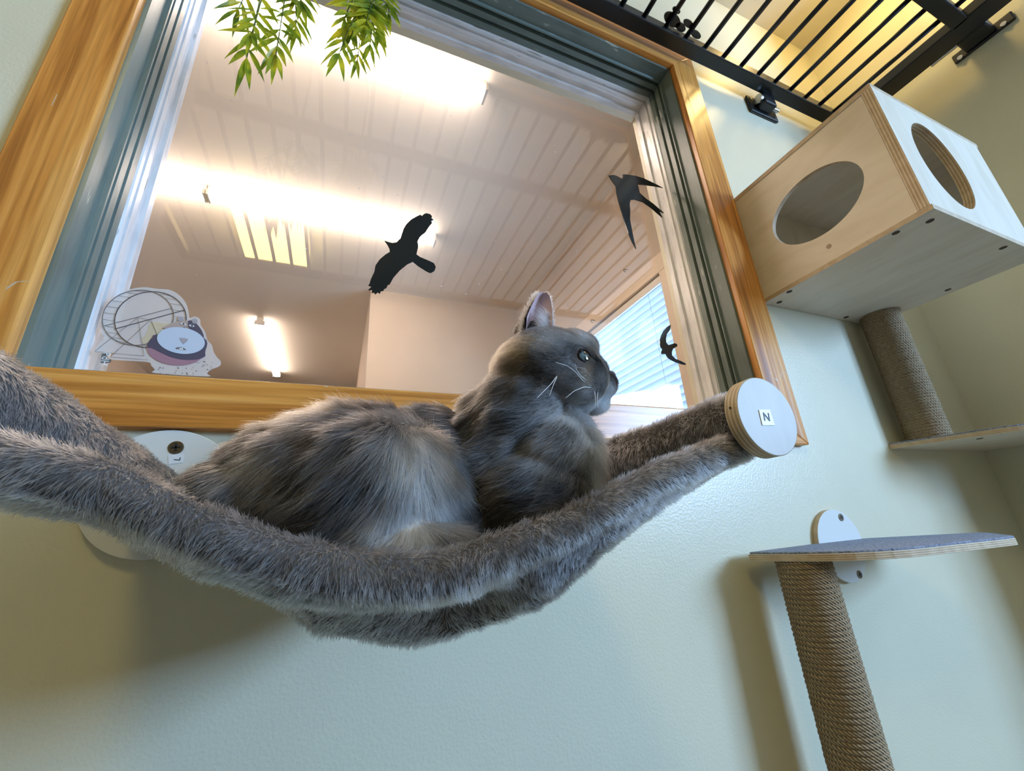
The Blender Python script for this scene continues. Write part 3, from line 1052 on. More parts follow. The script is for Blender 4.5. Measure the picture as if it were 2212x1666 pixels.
# ------------------------------------------------------------------ shelves
def shelf(poly, zt, name, label, ft=0.006, tb=0.019):
    t = empty(name, (sum(p[0] for p in poly) / len(poly), sum(p[1] for p in poly) / len(poly), zt - ft - tb), label, 'shelf', 'plywood cat shelves with felt tops')
    b = MB().prism(poly, 2, zt - ft - tb, zt - ft, 0, 1)
    b.build('board', ZM, t, bevel=0.0008)
    cx, cy = sum(p[0] for p in poly) / len(poly), sum(p[1] for p in poly) / len(poly)
    b = MB().prism([(cx + (x - cx) * 0.992, cy + (y - cy) * 0.992) for x, y in poly], 2, zt - ft, zt)
    b.build('felt_mat', MT['felt'], t, bevel=0.001)
    return t


def smooth_poly(pts, rad, n=8):
    out = []
    m = len(pts)
    for i in range(m):
        p, a, c = Vector(pts[i]), Vector(pts[i - 1]), Vector(pts[(i + 1) % m])
        r = rad[i]
        if r <= 0:
            out.append(tuple(p))
            continue
        p0 = p + (a - p).normalized() * r
        p1 = p + (c - p).normalized() * r
        for k in range(n + 1):
            s = k / n
            out.append(tuple((1 - s) ** 2 * p0 + 2 * s * (1 - s) * p + s * s * p1))
    return out


ls = shelf(smooth_poly([(1.165, 0.985), (1.60, 1.0265), (1.80, 1.0265), (2.075, 0.79), (1.835, 0.635), (1.225, 0.70)], (0.0, 0, 0.05, 0.05, 0.03, 0.22)), -0.10, 'cat_shelf', 'lower plywood shelf with a bright felt top held by a round wall plate')
us = shelf(smooth_poly([(2.20, 1.0265), (3.016, 1.0265), (3.016, 0.60), (2.72, 0.50), (2.33, 0.64)], (0, 0, 0, 0.1, 0.12)), 0.262, 'cat_shelf', 'upper plywood shelf under the rope post that carries the cube')


def disc_y(cx, cz, r, y0_, y1_, name, face, edge, parent, n=64):
    poly = [(cx + r * math.cos(2 * PI * k / n), cz + r * math.sin(2 * PI * k / n)) for k in range(n)]
    return MB().prism(poly, 1, y0_, y1_, 0, 1).build(name, [face, edge], parent, bevel=0.0006)


def cross_screw(x, y, z, r, parent, rot=0.3):
    n = 20
    s = MB().prism([(x + r * math.cos(2 * PI * k / n), z + r * math.sin(2 * PI * k / n)) for k in range(n)], 1, y - 0.0022, y + 0.002).build('screw', MT['screw'], parent, bevel=0.0004)
    b = MB()
    for a in (rot, rot + PI / 2):
        c, sn = math.cos(a), math.sin(a)
        l, w_ = r * 0.6, r * 0.13
        b.prism([(x + l * c - w_ * sn, z + l * sn + w_ * c), (x - l * c - w_ * sn, z - l * sn + w_ * c), (x - l * c + w_ * sn, z - l * sn - w_ * c), (x + l * c + w_ * sn, z + l * sn - w_ * c)], 1, y - 0.0032, y - 0.0016)
    b.build('screw_slot', MT['slot'], s)
    return s


disc_y(1.655, -0.113, 0.120, 1.008, 1.0265, 'mounting_disc', MT['white_lam'], MT['edge_y'], ls)
cross_screw(1.694, 1.008, -0.022, 0.013, ls)
cross_screw(1.697, 1.008, -0.211, 0.013, ls)
MB().tube([(2.36, 0.80, 0.238), (2.36, 0.80, 0.2345)], 0.010, 12).build('screw', MT['screw'], us, auto=40)

# ------------------------------------------------------------------ hammock
HX0, HX1, HZ = -0.31, 0.489, 0.117
YF, YB2 = 0.358, 0.985
hm = empty('cat_hammock', ((HX0 + HX1) / 2, 0.68, -0.1), 'grey plush cat hammock slung between two wooden rods on the wall', 'hammock')
CREST = np.array([(-0.36, 0.125), (-0.31, 0.118), (-0.25, 0.100), (-0.2, 0.082), (-0.147, 0.067), (-0.093, 0.036), (-0.03, 0.008), (0.029, -0.007), (0.068, -0.011), (0.102, -0.009), (0.132, -0.001), (0.174, 0.009), (0.21, 0.018), (0.276, 0.043), (0.338, 0.068), (0.387, 0.082), (0.43, 0.095), (0.489, 0.108), (0.54, 0.11)])
BOT = np.array([(-0.36, 0.100), (-0.31, 0.094), (-0.265, 0.080), (-0.217, 0.054), (-0.174, 0.026), (-0.147, 0.010), (-0.09, -0.020), (-0.037, -0.060), (-0.01, -0.084), (0.046, -0.097), (0.086, -0.106), (0.117, -0.105), (0.146, -0.098), (0.176, -0.091), (0.22, -0.062), (0.26, -0.036), (0.31, -0.013), (0.36, 0.010), (0.40, 0.028), (0.445, 0.050), (0.489, 0.078), (0.54, 0.08)])


def crest(x):
    return float(np.interp(x, CREST[:, 0], CREST[:, 1]))


def bottom(x):
    return float(np.interp(x, BOT[:, 0], BOT[:, 1])) * (1.07 if x < 0.12 else 1.07 - 0.07 * min(1.0, (x - 0.12) / 0.12))


def sst(a, b_, x):
    t = min(1.0, max(0.0, (x - a) / (b_ - a)))
    return t * t * (3 - 2 * t)


def sheet_top(x, y):
    zf, zb = crest(x) - 0.024, bottom(x) + 0.020
    zk = crest(x) + 0.01
    k = 1.0 - sst(0.10, 0.22, x)               # the west part hangs back under its hem
    if y < 0.58:
        z = zf + (zb - zf) * sst(0.362 + 0.083 * k, 0.435 + 0.13 * k, y)
    elif y < 0.78:
        z = zb
    else:
        z = zb + (zk - zb) * sst(0.78, 0.985, y)
    e = min(1.0, max(0.0, min(x - HX0, HX1 - x) / 0.12))
    wr = 0.004 * math.sin(38 * (y + 0.7 * x)) * (1 - e) + 0.003 * math.sin(22 * x - 31 * y) * e
    return z + wr


b = MB()
NST = 72
loops = []
for i in range(NST + 1):
    x = HX0 + (HX1 - HX0) * i / NST
    zf, zk = crest(x), crest(x) + 0.012
    hr = 0.019
    ring = []
    for k in range(9):                      # front roll, from inside over the top to underneath
        a = 0.25 * PI + 1.35 * PI * k / 8
        ring.append((x, YF + 0.022 + hr * math.cos(a), zf - hr + hr * math.sin(a)))
    ys = np.linspace(YF + 0.045, YB2 - 0.04, 18)
    for y in ys:
        ring.append((x, float(y), sheet_top(x, float(y)) - 0.020))
    for k in range(7):
        a = -0.6 * PI + 1.35 * PI * k / 6
        ring.append((x, YB2 - 0.02 + 0.016 * math.cos(a), zk - 0.016 + 0.016 * math.sin(a)))
    for y in ys[::-1]:
        ring.append((x, float(y), sheet_top(x, float(y))))
    loops.append(ring)
n = len(loops[0])
b.add([p for r_ in loops for p in r_], [(i * n + k, i * n + (k + 1) % n, (i + 1) * n + (k + 1) % n, (i + 1) * n + k) for i in range(NST) for k in range(n)] + [tuple(range(n))[::-1], tuple(range(NST * n, (NST + 1) * n))])
for hx in (HX0, HX1):
    path = [(hx, YF + 0.002 + (YB2 - YF) * k / 12, HZ + 0.002 * math.sin(k * 1.7) + (0.042 * (1 - k / 12) if hx < 0 else 0)) for k in range(13)]
    b.tube(path, 0.039, 24)


def remeshed(mb, name, voxel, iters):
    me, c = mb.mesh(name + '_source')
    bm = bmesh.new()
    bm.from_mesh(me)
    bmesh.ops.recalc_face_normals(bm, faces=bm.faces)
    bm.to_mesh(me)
    bm.free()
    tmp = bpy.data.objects.new(name + '_source', me)
    COL.objects.link(tmp)
    r = tmp.modifiers.new('voxels', 'REMESH')
    r.mode = 'VOXEL'
    r.voxel_size = voxel
    s = tmp.modifiers.new('relax', 'SMOOTH')
    s.factor = 0.5
    s.iterations = iters
    bpy.context.view_layer.update()
    out_ = bpy.data.meshes.new_from_object(tmp.evaluated_get(bpy.context.evaluated_depsgraph_get()))
    bpy.data.objects.remove(tmp)
    out_.name = name
    out_.polygons.foreach_set('use_smooth', [True] * len(out_.polygons))
    return out_, c


def link_mesh(name, me, c, m, parent=None):
    me.materials.clear()
    me.materials.append(m)
    o = bpy.data.objects.new(name, me)
    COL.objects.link(o)
    o.location = c
    if parent is not None:
        attach(o, parent)
    return o


MT['plush_base'] = simple('plush_backing', (0.10, 0.088, 0.082), 0.9, 0.1)
hme, hc = remeshed(b, 'fabric', 0.0036, 4)
fabric = link_mesh('fabric', hme, hc, MT['plush_base'], hm)

for hx in (HX0, HX1):
    MB().tube([(hx, 0.352, HZ + (0.042 if hx < 0 else 0)), (hx, WALL - 0.001, HZ)], 0.022, 24).build('rod', MT['birch_y'], hm, auto=40)
cap = disc_y(HX1, HZ, 0.0505, 0.338, 0.357, 'end_cap', MT['birch_worn'], MT['edge_y'], hm)
MB().tube([(HX1 - 0.0500, 0.3475, HZ + 0.010), (HX1 - 0.0508, 0.3475, HZ + 0.010)], 0.0014, 8).build('pin_hole', MT['slot'], cap)
stick = MB().prism([(0.4745, 0.1235), (0.4945, 0.1245), (0.4955, 0.1045), (0.4735, 0.1040)], 1, 0.3372, 0.3379).build('sticker', MT['paper'], cap)
text('letter', 'N', MT['ink'], cap, (0.4845, 0.3370, 0.1142), (1, 0, -0.03), (0.12, 0, 1), 0.0155, 0.0003)
disc_y(HX0, HZ + 0.042, 0.0505, 0.338, 0.357, 'end_cap', MT['birch_worn'], MT['edge_y'], hm)
for hx in (HX0, HX1):
    wp = disc_y(hx, HZ, 0.121, 1.008, 1.0265, 'mounting_disc', MT['white_lam'], MT['edge_y'], hm)
    if hx == HX0:
        cross_screw(-0.300, 1.008, 0.2025, 0.013, hm, 0.1)
        st = MB().prism([(-0.310, 0.187), (-0.286, 0.1905), (-0.2835, 0.1725), (-0.3065, 0.169)], 1, 1.0070, 1.0078).build('sticker', MT['paper'], wp)
        text('letter', 'L', MT['ink'], wp, (-0.2935, 1.0067, 0.1795), (0.1, 0, 1), (-1, 0, 0.1), 0.0145, 0.0003)
    else:
        cross_screw(hx + 0.01, 1.008, 0.2025, 0.013, hm, 0.1)

# ------------------------------------------------------------------ the cat
ct = None
b = MB()


def cap_chain(b, pts, sub=3):
    for (p, r), (q, s) in zip(pts[:-1], pts[1:]):
        p, q = Vector(p), Vector(q)
        n_ = max(2, int((q - p).length / (0.35 * min(r, s))) + 1)
        for k in range(n_):
            t = k / n_
            c = p.lerp(q, t)
            rr = r + (s - r) * t
            b.ellipsoid(c, (rr, rr, rr), sub=2)
    b.ellipsoid(pts[-1][0], (pts[-1][1],) * 3, sub=2)


def rotY(a):
    return Matrix.Rotation(a, 3, 'Y')


b.ellipsoid((0.020, 0.625, 0.060), (0.165, 0.140, 0.122))                 # loins and rump
b.ellipsoid((0.085, 0.630, 0.005), (0.225, 0.125, 0.082))                 # belly
b.ellipsoid((-0.085, 0.62, 0.045), (0.085, 0.105, 0.075))                 # base of the tail
b.ellipsoid((0.045, 0.530, 0.045), (0.105, 0.075, 0.098), rotY(-0.35))    # near thigh
b.ellipsoid((0.045, 0.710, 0.045), (0.105, 0.075, 0.098), rotY(-0.35))    # far thigh
b.ellipsoid((0.085, 0.475, -0.030), (0.060, 0.040, 0.050))                # near knee
b.ellipsoid((-0.03, 0.480, -0.040), (0.095, 0.034, 0.030))                # near hind foot
b.ellipsoid((0.200, 0.630, 0.070), (0.120, 0.100, 0.095))                 # ribs and shoulder
b.ellipsoid((0.275, 0.600, 0.045), (0.090, 0.105, 0.100))                 # chest
b.ellipsoid((0.262, 0.535, 0.035), (0.080, 0.050, 0.082), rotY(0.25))
b.ellipsoid((0.296, 0.548, 0.112), (0.070, 0.056, 0.062))                 # ruff between neck and shoulder     # near shoulder
b.ellipsoid((0.322, 0.590, 0.085), (0.052, 0.080, 0.075))                 # breast
b.ellipsoid((0.140, 0.630, 0.082), (0.120, 0.100, 0.108))                 # back behind the shoulders
cap_chain(b, [((0.215, 0.60, 0.110), 0.085), ((0.255, 0.575, 0.175), 0.074), ((0.285, 0.56, 0.220), 0.070)])   # neck
b.ellipsoid((0.315, 0.570, 0.145), (0.048, 0.062, 0.055))                 # throat
cap_chain(b, [((0.255, 0.50, 0.0), 0.036), ((0.215, 0.475, -0.045), 0.030), ((0.32, 0.455, -0.030), 0.026), ((0.385, 0.47, -0.005), 0.024)])    # near foreleg, folded
cap_chain(b, [((0.27, 0.68, 0.0), 0.036), ((0.23, 0.70, -0.045), 0.030), ((0.33, 0.68, -0.030), 0.026), ((0.39, 0.66, -0.005), 0.024)])
b.ellipsoid((0.303, 0.552, 0.243), (0.086, 0.076, 0.068))                 # skull
b.ellipsoid((0.350, 0.552, 0.274), (0.044, 0.050, 0.041))                 # forehead
b.ellipsoid((0.374, 0.552, 0.283), (0.023, 0.036, 0.026))                 # brow
b.ellipsoid((0.325, 0.508, 0.220), (0.058, 0.034, 0.042))                 # near cheek
b.ellipsoid((0.325, 0.596, 0.220), (0.058, 0.034, 0.042))                 # far cheek
b.ellipsoid((0.345, 0.552, 0.206), (0.045, 0.050, 0.033))                 # jaw
b.ellipsoid((0.390, 0.533, 0.221), (0.028, 0.023, 0.023))                 # near whisker pad
b.ellipsoid((0.390, 0.571, 0.221), (0.028, 0.023, 0.023))
cap_chain(b, [((0.380, 0.552, 0.272), 0.022), ((0.404, 0.552, 0.251), 0.016), ((0.413, 0.552, 0.240), 0.013)])   # nose bridge
b.ellipsoid((0.384, 0.552, 0.198), (0.026, 0.026, 0.019))                 # chin
cap_chain(b, [((-0.13, 0.62, 0.045), 0.036), ((-0.175, 0.57, 0.045), 0.028), ((-0.165, 0.50, 0.03), 0.026), ((-0.10, 0.455, 0.0), 0.024), ((-0.03, 0.44, -0.03), 0.020)])  # tail curled forward

EARY = 0.525
EL = [(1140, 752), (1130, 712), (1132, 688), (1141, 667), (1151, 648), (1160, 637), (1167, 633)]
ER = [(1184, 745), (1193, 712), (1193, 692), (1192, 674), (1189, 656), (1185, 643), (1178, 635)]


def ear_shell(off, thick, shrink=0.0, mirror=None, lo=0):
    """cupped ear between its two outlines; open towards the camera side, or towards the far side when mirrored"""
    rows = []
    m = len(EL)
    for i in range(lo, m):
        l, r = np.array(at(*EL[i], 1, EARY)), np.array(at(*ER[i], 1, EARY))
        dep = 0.034 * (1 - i / (m - 1)) ** 0.7 + 0.004
        row = []
        for k in range(9):
            t = -1 + 2 * k / 8
            p = l + (r - l) * (0.5 + 0.5 * t * (1 - shrink))
            p = p + np.array([0, off + dep * (1 - t * t), 0])
            row.append(p)
        rows.append(row)
    vs, nr = [], len(rows)
    for s_ in ((0, thick) if thick else (0,)):
        for row in rows:
            for p in row:
                q = p + np.array([0, s_, 0])
                if mirror is not None:
                    q = q.copy()
                    q[1] = 2 * mirror - q[1]
                vs.append(tuple(q))
    fs = [(i * 9 + k, i * 9 + k + 1, (i + 1) * 9 + k + 1, (i + 1) * 9 + k) for i in range(nr - 1) for k in range(8)]
    if thick:
        o = nr * 9
        fs += [(o + i * 9 + k, o + (i + 1) * 9 + k, o + (i + 1) * 9 + k + 1, o + i * 9 + k + 1) for i in range(nr - 1) for k in range(8)]
        rim = [(0, k) for k in range(9)] + [(i, 8) for i in range(1, nr)] + [(nr - 1, k) for k in range(7, -1, -1)] + [(i, 0) for i in range(nr - 2, 0, -1)]
        for (i0, k0), (i1, k1) in zip(rim, rim[1:] + rim[:1]):
            fs.append((i0 * 9 + k0, o + i0 * 9 + k0, o + i1 * 9 + k1, i1 * 9 + k1))
    return vs, fs


vs, fs = ear_shell(0.0, 0.012)
b.add(vs, fs)
vs, fs = ear_shell(0.0, 0.010, mirror=0.552)
# the far ear sits lower along the head so that the near one hides it
b.add([(x - 0.004, y, z - 0.012) for x, y, z in vs], fs)
m_, nt, out = mat('cat_undercoat')
pb = principled(nt, out, (0.1, 0.1, 0.1), 0.85, 0.1)
nt.links.new(node(nt, 'Attribute', attribute_name='coat_tone').outputs['Color'], pb.inputs['Base Color'])
MT['cat_skin'] = m_
cme, cc = remeshed(b, 'cat', 0.0026, 5)
for v in cme.vertices:                      # let the belly and paws settle on the cloth
    x, y, z = (v.co.x + cc.x) / U, (v.co.y + cc.y) / U + WALL, (v.co.z + cc.z - CAMZ) / U
    if HX0 < x < HX1 and y < 0.98:
        zl = sheet_top(x, max(y, 0.42)) + 0.004
        if z < zl:
            v.co.z = zl * U + CAMZ - cc.z
        if y < 0.415:
            v.co.y = (0.415 - WALL) * U - cc.y
cat = link_mesh('cat', cme, cc, MT['cat_skin'])
tag(cat, 'grey short-haired cat with pale chest lying in the hammock, looking up', 'cat')

from mathutils.bvhtree import BVHTree
bvh = BVHTree.FromPolygons([v.co + cc for v in cme.vertices], [tuple(p.vertices) for p in cme.polygons])


def on_cat(px, py, out_=0.0):
    """point of the cat's near side met along the sight line of a pixel, in layout units, lifted by out_"""
    o_ = W(0, 0, 0)
    d_ = W(*at(px, py, 1, 1.0)) - o_
    h, n_, _i, _d = bvh.ray_cast(o_, d_.normalized())
    h = h + n_ * (out_ * U)
    return np.array([h.x / U, h.y / U + WALL, (h.z - CAMZ) / U])


MT['ear_skin'] = simple('ear_skin', (0.66, 0.47, 0.47), 0.55, 0.3, var=0.15, scale=60)
vs, fs = ear_shell(-0.0055, 0.0, 0.10)
MB().add(vs, fs).build('inner_ear', MT['ear_skin'], cat, smooth=True)
m_eye, nt, out = mat('cat_iris')
pb = principled(nt, out, (0.1, 0.2, 0.2), 0.02, 0.8)
pb.inputs['Coat Weight'].default_value = 1.0
tcn = node(nt, 'TexCoord')
spn = node(nt, 'SeparateXYZ')
nt.links.new(tcn.outputs['Generated'], spn.inputs[0])
rmp = ramp(nt, spn.outputs[0], [(0.0, (0.10, 0.16, 0.17)), (0.42, (0.08, 0.14, 0.16)), (0.50, (0.01, 0.012, 0.012)), (1.0, (0.004, 0.005, 0.006))])
nt.links.new(rmp.outputs[0], pb.inputs['Base Color'])
EYE = on_cat(1262, 772) + np.array([0.0, 0.0150, 0.0])
MB().ellipsoid(tuple(EYE), (0.0190, 0.0180, 0.0180), sub=4).build('eye', m_eye, cat, smooth=True)
E2 = (EYE[0], 2 * 0.552 - EYE[1], EYE[2])
MB().ellipsoid(E2, (0.0155, 0.0125, 0.0150), sub=4).build('eye', m_eye, cat, smooth=True)
MT['lid'] = simple('eyelid_skin', (0.014, 0.012, 0.012), 0.75, 0.2)
EN = np.array([0.34, -0.92, -0.05])
EN /= np.linalg.norm(EN)
E1 = np.array([0.80, 0.0, -0.60])
E1 -= EN * (E1 @ EN)
E1 /= np.linalg.norm(E1)
EV = np.cross(EN, E1)


def lid_angle(a):
    return 0.80 * abs(math.cos(a)) ** 1.5 + 0.56 * abs(math.sin(a))


b = MB()
for k0, k1, rr in ((-0.1, PI + 0.1, 0.0023), (PI - 0.1, 2 * PI + 0.1, 0.0016)):
    lid = []
    for a in np.linspace(k0, k1, 15):
        t = lid_angle(a)
        q = EYE + 0.0186 * (math.cos(t) * EN + math.sin(t) * (math.cos(a) * E1 + math.sin(a) * EV))
        lid.append(tuple(q))
    b.tube(lid, rr, 6)
b.build('eyelid', MT['lid'], cat, smooth=True)
MT['nose'] = simple('nose_leather', (0.16, 0.10, 0.11), 0.4, 0.5, bmp=0.4, bscale=400)
NP = at(1320, 813, 1, 0.552)
MB().ellipsoid((NP[0] - 0.002, 0.552, NP[2]), (0.0088, 0.0115, 0.0090)).build('nose', MT['nose'], cat, smooth=True)
MT['whisker'] = simple('whisker', (0.85, 0.85, 0.85), 0.3)
WH = [((1272, 834), [(1272, 834), (1255, 818), (1243, 803), (1225, 790), (1200, 783)], 0.030), ((1275, 827), [(1275, 827), (1256, 814), (1245, 800), (1243, 786)], 0.022),
      ((1206, 808), [(1206, 808), (1190, 830), (1172, 848), (1160, 860)], 0.022), ((1206, 808), [(1206, 808), (1196, 830), (1187, 855)], 0.018),
      ((1284, 843), [(1284, 843), (1286, 858), (1287, 875)], 0.020), ((1292, 845), [(1292, 845), (1290, 862), (1292, 880)], 0.022), ((1280, 838), [(1280, 838), (1262, 836), (1240, 845), (1222, 860)], 0.03)]
for (rx0, ry0), pts, lift in WH:
    y0_ = on_cat(rx0, ry0)[1]
    q = np.array([at(px, py, 1, y0_ - lift * (i / (len(pts) - 1)) ** 0.7 + 0.002) for i, (px, py) in enumerate(pts)])
    t = np.linspace(0, len(pts) - 1, 14)
    fine = [tuple(np.interp(t_, range(len(pts)), q[:, k]) for k in range(3)) for t_ in t]
    MB().tube(fine, 0.00060, 5, r1=0.00025).build('whisker', MT['whisker'], cat, smooth=True)


# ------------------------------------------------------------------ fur
def wav(P, f, seed):
    """smooth pseudo noise in about -1..1 for an array of points"""
    r = np.random.default_rng(seed)
    o = np.zeros(len(P))
    for k in range(6):
        d = r.normal(size=3)
        d *= f * (0.6 + 0.9 * r.random()) / np.linalg.norm(d)
        o += np.sin(P @ d + r.random() * 6.28 + 1.7 * np.sin(P @ (d[[1, 2, 0]] * 0.7) + r.random() * 6))
    return o / 2.6


def vnoise(P, f, seed):
    return np.stack([wav(P, f, seed + k) for k in range(3)], 1)


def sample(me, c, count, weight):
    """random points on a mesh: layout position and normal"""
    me.calc_loop_triangles()
    nv = len(me.vertices)
    co = np.empty(nv * 3)
    me.vertices.foreach_get('co', co)
    co = co.reshape(-1, 3)
    no = np.empty(nv * 3)
    me.vertices.foreach_get('normal', no)
    no = no.reshape(-1, 3)
    nt_ = len(me.loop_triangles)
    tri = np.empty(nt_ * 3, dtype=np.int32)
    me.loop_triangles.foreach_get('vertices', tri)
    tri = tri.reshape(-1, 3)
    a, b_, d = co[tri[:, 0]], co[tri[:, 1]], co[tri[:, 2]]
    ar = 0.5 * np.linalg.norm(np.cross(b_ - a, d - a), axis=1)
    cen = (a + b_ + d) / 3 + np.array(c)
    cu = np.stack([cen[:, 0] / U, cen[:, 1] / U + WALL, (cen[:, 2] - CAMZ) / U], 1)
    tn = no[tri].mean(1)
    tn /= np.linalg.norm(tn, axis=1)[:, None] + 1e-12
    p = ar * weight(cu, tn)
    p /= p.sum()
    idx = rng.choice(nt_, size=count, p=p)
    u, v = rng.random(count), rng.random(count)
    fl = u + v > 1
    u[fl], v[fl] = 1 - u[fl], 1 - v[fl]
    w_ = 1 - u - v
    P = a[idx] * w_[:, None] + b_[idx] * u[:, None] + d[idx] * v[:, None]
    N = no[tri[idx, 0]] * w_[:, None] + no[tri[idx, 1]] * u[:, None] + no[tri[idx, 2]] * v[:, None]
    N /= np.linalg.norm(N, axis=1)[:, None] + 1e-12
    P = P + np.array(c)
    PU = np.stack([P[:, 0] / U, P[:, 1] / U + WALL, (P[:, 2] - CAMZ) / U], 1)
    return P, N, PU


def strands(name, P, N, D, L, C, radius, droop, m, parent, npt=5, wiggle=0.12, root=0.4):
    """hair curves: roots P, start direction mixing N with flow D, length L, colour C"""
    n = len(P)
    hc_ = bpy.data.hair_curves.new(name)
    hc_.add_curves([npt] * n)
    pts = np.empty((n, npt, 3))
    pos = P - N * 0.0008
    pts[:, 0] = pos
    dirv = D
    step = (L / (npt - 1))[:, None]
    jit = rng.normal(size=(n, 3)) * wiggle
    for k in range(1, npt):
        t = k / (npt - 1)
        d = dirv + jit * t + droop[:, None] * t * (-N * 0.55) + np.array([0, 0, -0.12]) * t
        d = d / (np.linalg.norm(d, axis=1)[:, None] + 1e-9)
        pos = pos + d * step
        pts[:, k] = pos
    org = np.array(world_loc(parent))
    hc_.attributes['position'].data.foreach_set('vector', (pts - org).reshape(-1).astype(np.float32))
    rad = np.empty((n, npt), dtype=np.float32)
    for k in range(npt):
        t = k / (npt - 1)
        rad[:, k] = radius * (1 - 0.85 * t ** 1.6)   # radius: a number or one per strand
    ra = hc_.attributes.get('radius') or hc_.attributes.new('radius', 'FLOAT', 'POINT')
    ra.data.foreach_set('value', rad.reshape(-1))
    ca = hc_.attributes.new('strand_colour', 'FLOAT_COLOR', 'POINT')
    cc_ = np.ones((n, npt, 4), dtype=np.float32)
    for k in range(npt):
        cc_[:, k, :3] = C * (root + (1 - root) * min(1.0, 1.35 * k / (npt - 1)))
    ca.data.foreach_set('color', cc_.reshape(-1))
    hc_.materials.append(m)
    o = bpy.data.objects.new(name, hc_)
    COL.objects.link(o)
    o.parent = parent
    o.location = (0, 0, 0)
    return o


def unit(v):
    return v / (np.linalg.norm(v, axis=1)[:, None] + 1e-9)


def tangent(D, N):
    return unit(D - N * np.sum(D * N, 1)[:, None])


# plush pile of the hammock
NH = 260000
MT['plush_fur'] = fur_mat('plush_pile', 0.4, 0.5)


def wh(cu, tn):
    seen = 0.35 + 0.65 * (tn[:, 1] < 0.35)
    return seen * (1.0 + 1.2 * (cu[:, 1] < 0.45))


P, N, PU = sample(hme, hc, NH, wh)
flow = vnoise(PU, 30, 11) * 0.22 + np.stack([np.tanh((PU[:, 0] - 0.09) * 9) * 0.4, np.full(NH, -0.25), np.full(NH, -0.55)], 1)
clump = vnoise(PU, 170, 21)
D = unit(N * 0.85 + tangent(flow, N) * 0.8 + clump * 0.24 + rng.normal(size=(NH, 3)) * 0.14)
L = (0.0048 + 0.0020 * rng.random(NH)) * (1 + 0.12 * wav(PU, 60, 31))
g = 0.24 + 0.06 * wav(PU, 120, 41) + 0.02 * rng.normal(size=NH)
g = np.clip(g, 0.025, 0.6) * np.exp(0.35 * rng.normal(size=NH))
C = np.stack([g * 1.06, g * 0.97, g * 0.93], 1)
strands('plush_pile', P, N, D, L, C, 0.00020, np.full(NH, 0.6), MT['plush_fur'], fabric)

# the cat's coat
NC = 460000
MT['cat_fur'] = fur_mat('cat_coat')


def gau(PU_, x, z, rx_, rz_, y=None, ry_=1.0):
    e = ((PU_[:, 0] - x) / rx_) ** 2 + ((PU_[:, 2] - z) / rz_) ** 2
    if y is not None:
        e = e + ((PU_[:, 1] - y) / ry_) ** 2
    return np.exp(-e)


def wc(cu, tn):
    w_ = np.where(tn[:, 1] < 0.35, 1.0, 0.22) * np.where(cu[:, 2] > -0.05, 1.0, 0.4)
    head = gau(cu, 0.325, 0.25, 0.115, 0.10)
    face = gau(cu, 0.385, 0.235, 0.06, 0.07)
    return w_ * (1.0 + 3.2 * np.clip(head * 1.6 - 0.3, 0, 1) + 9.0 * face)


P, N, PU = sample(cme, cc, NC, wc)
headw = np.clip(gau(PU, 0.325, 0.25, 0.105, 0.095) * 2.2 - 0.35, 0, 1)
earw = (PU[:, 2] > 0.297 + 0.45 * (PU[:, 0] - 0.262)).astype(float) * (PU[:, 0] < 0.330) * (PU[:, 0] > 0.235)
nosep = np.array([0.43, 0.552, 0.235])
fh = unit(PU - nosep)
fb = np.tile(np.array([-0.92, -0.05, -0.30]), (NC, 1))
thigh = gau(PU, 0.06, 0.05, 0.11, 0.12, 0.49, 0.10)
ft = np.stack([np.clip((PU[:, 0] - 0.075) * 9, -0.9, 0.35), np.full(NC, -0.05), np.full(NC, -0.75)], 1)
chest = gau(PU, 0.375, 0.08, 0.05, 0.10)
fc = np.tile(np.array([-0.1, -0.25, -0.95]), (NC, 1))
flow = fb + thigh[:, None] * (ft - fb) * 0.9 + chest[:, None] * (fc - fb) * 0.8
flow = flow * (1 - headw[:, None]) + fh * headw[:, None]
flow = np.where(earw[:, None] > 0, np.array([[-0.25, 0.0, 0.95]]), flow)
flow = flow + vnoise(PU, 28, 51) * 0.28
clump = vnoise(PU, 110, 61)
T_ = tangent(flow, N)
lay = 0.42 + 0.12 * headw
D = unit(T_ * 1.0 + N * lay[:, None] + clump * (0.20 - 0.08 * headw)[:, None] + rng.normal(size=(NC, 3)) * 0.09)
L = 0.0165 * (1 - 0.60 * headw) * (1 - 0.35 * earw * (1 - headw)) * (0.75 + 0.5 * rng.random(NC))
muz = gau(PU, 0.405, 0.22, 0.05, 0.05)
L = L * (1 - 0.55 * muz)
L = np.where(earw > 0, 0.0035 + 0.002 * rng.random(NC), L)
L = L * (1 + 0.45 * chest * (1 - headw) + 0.3 * thigh)
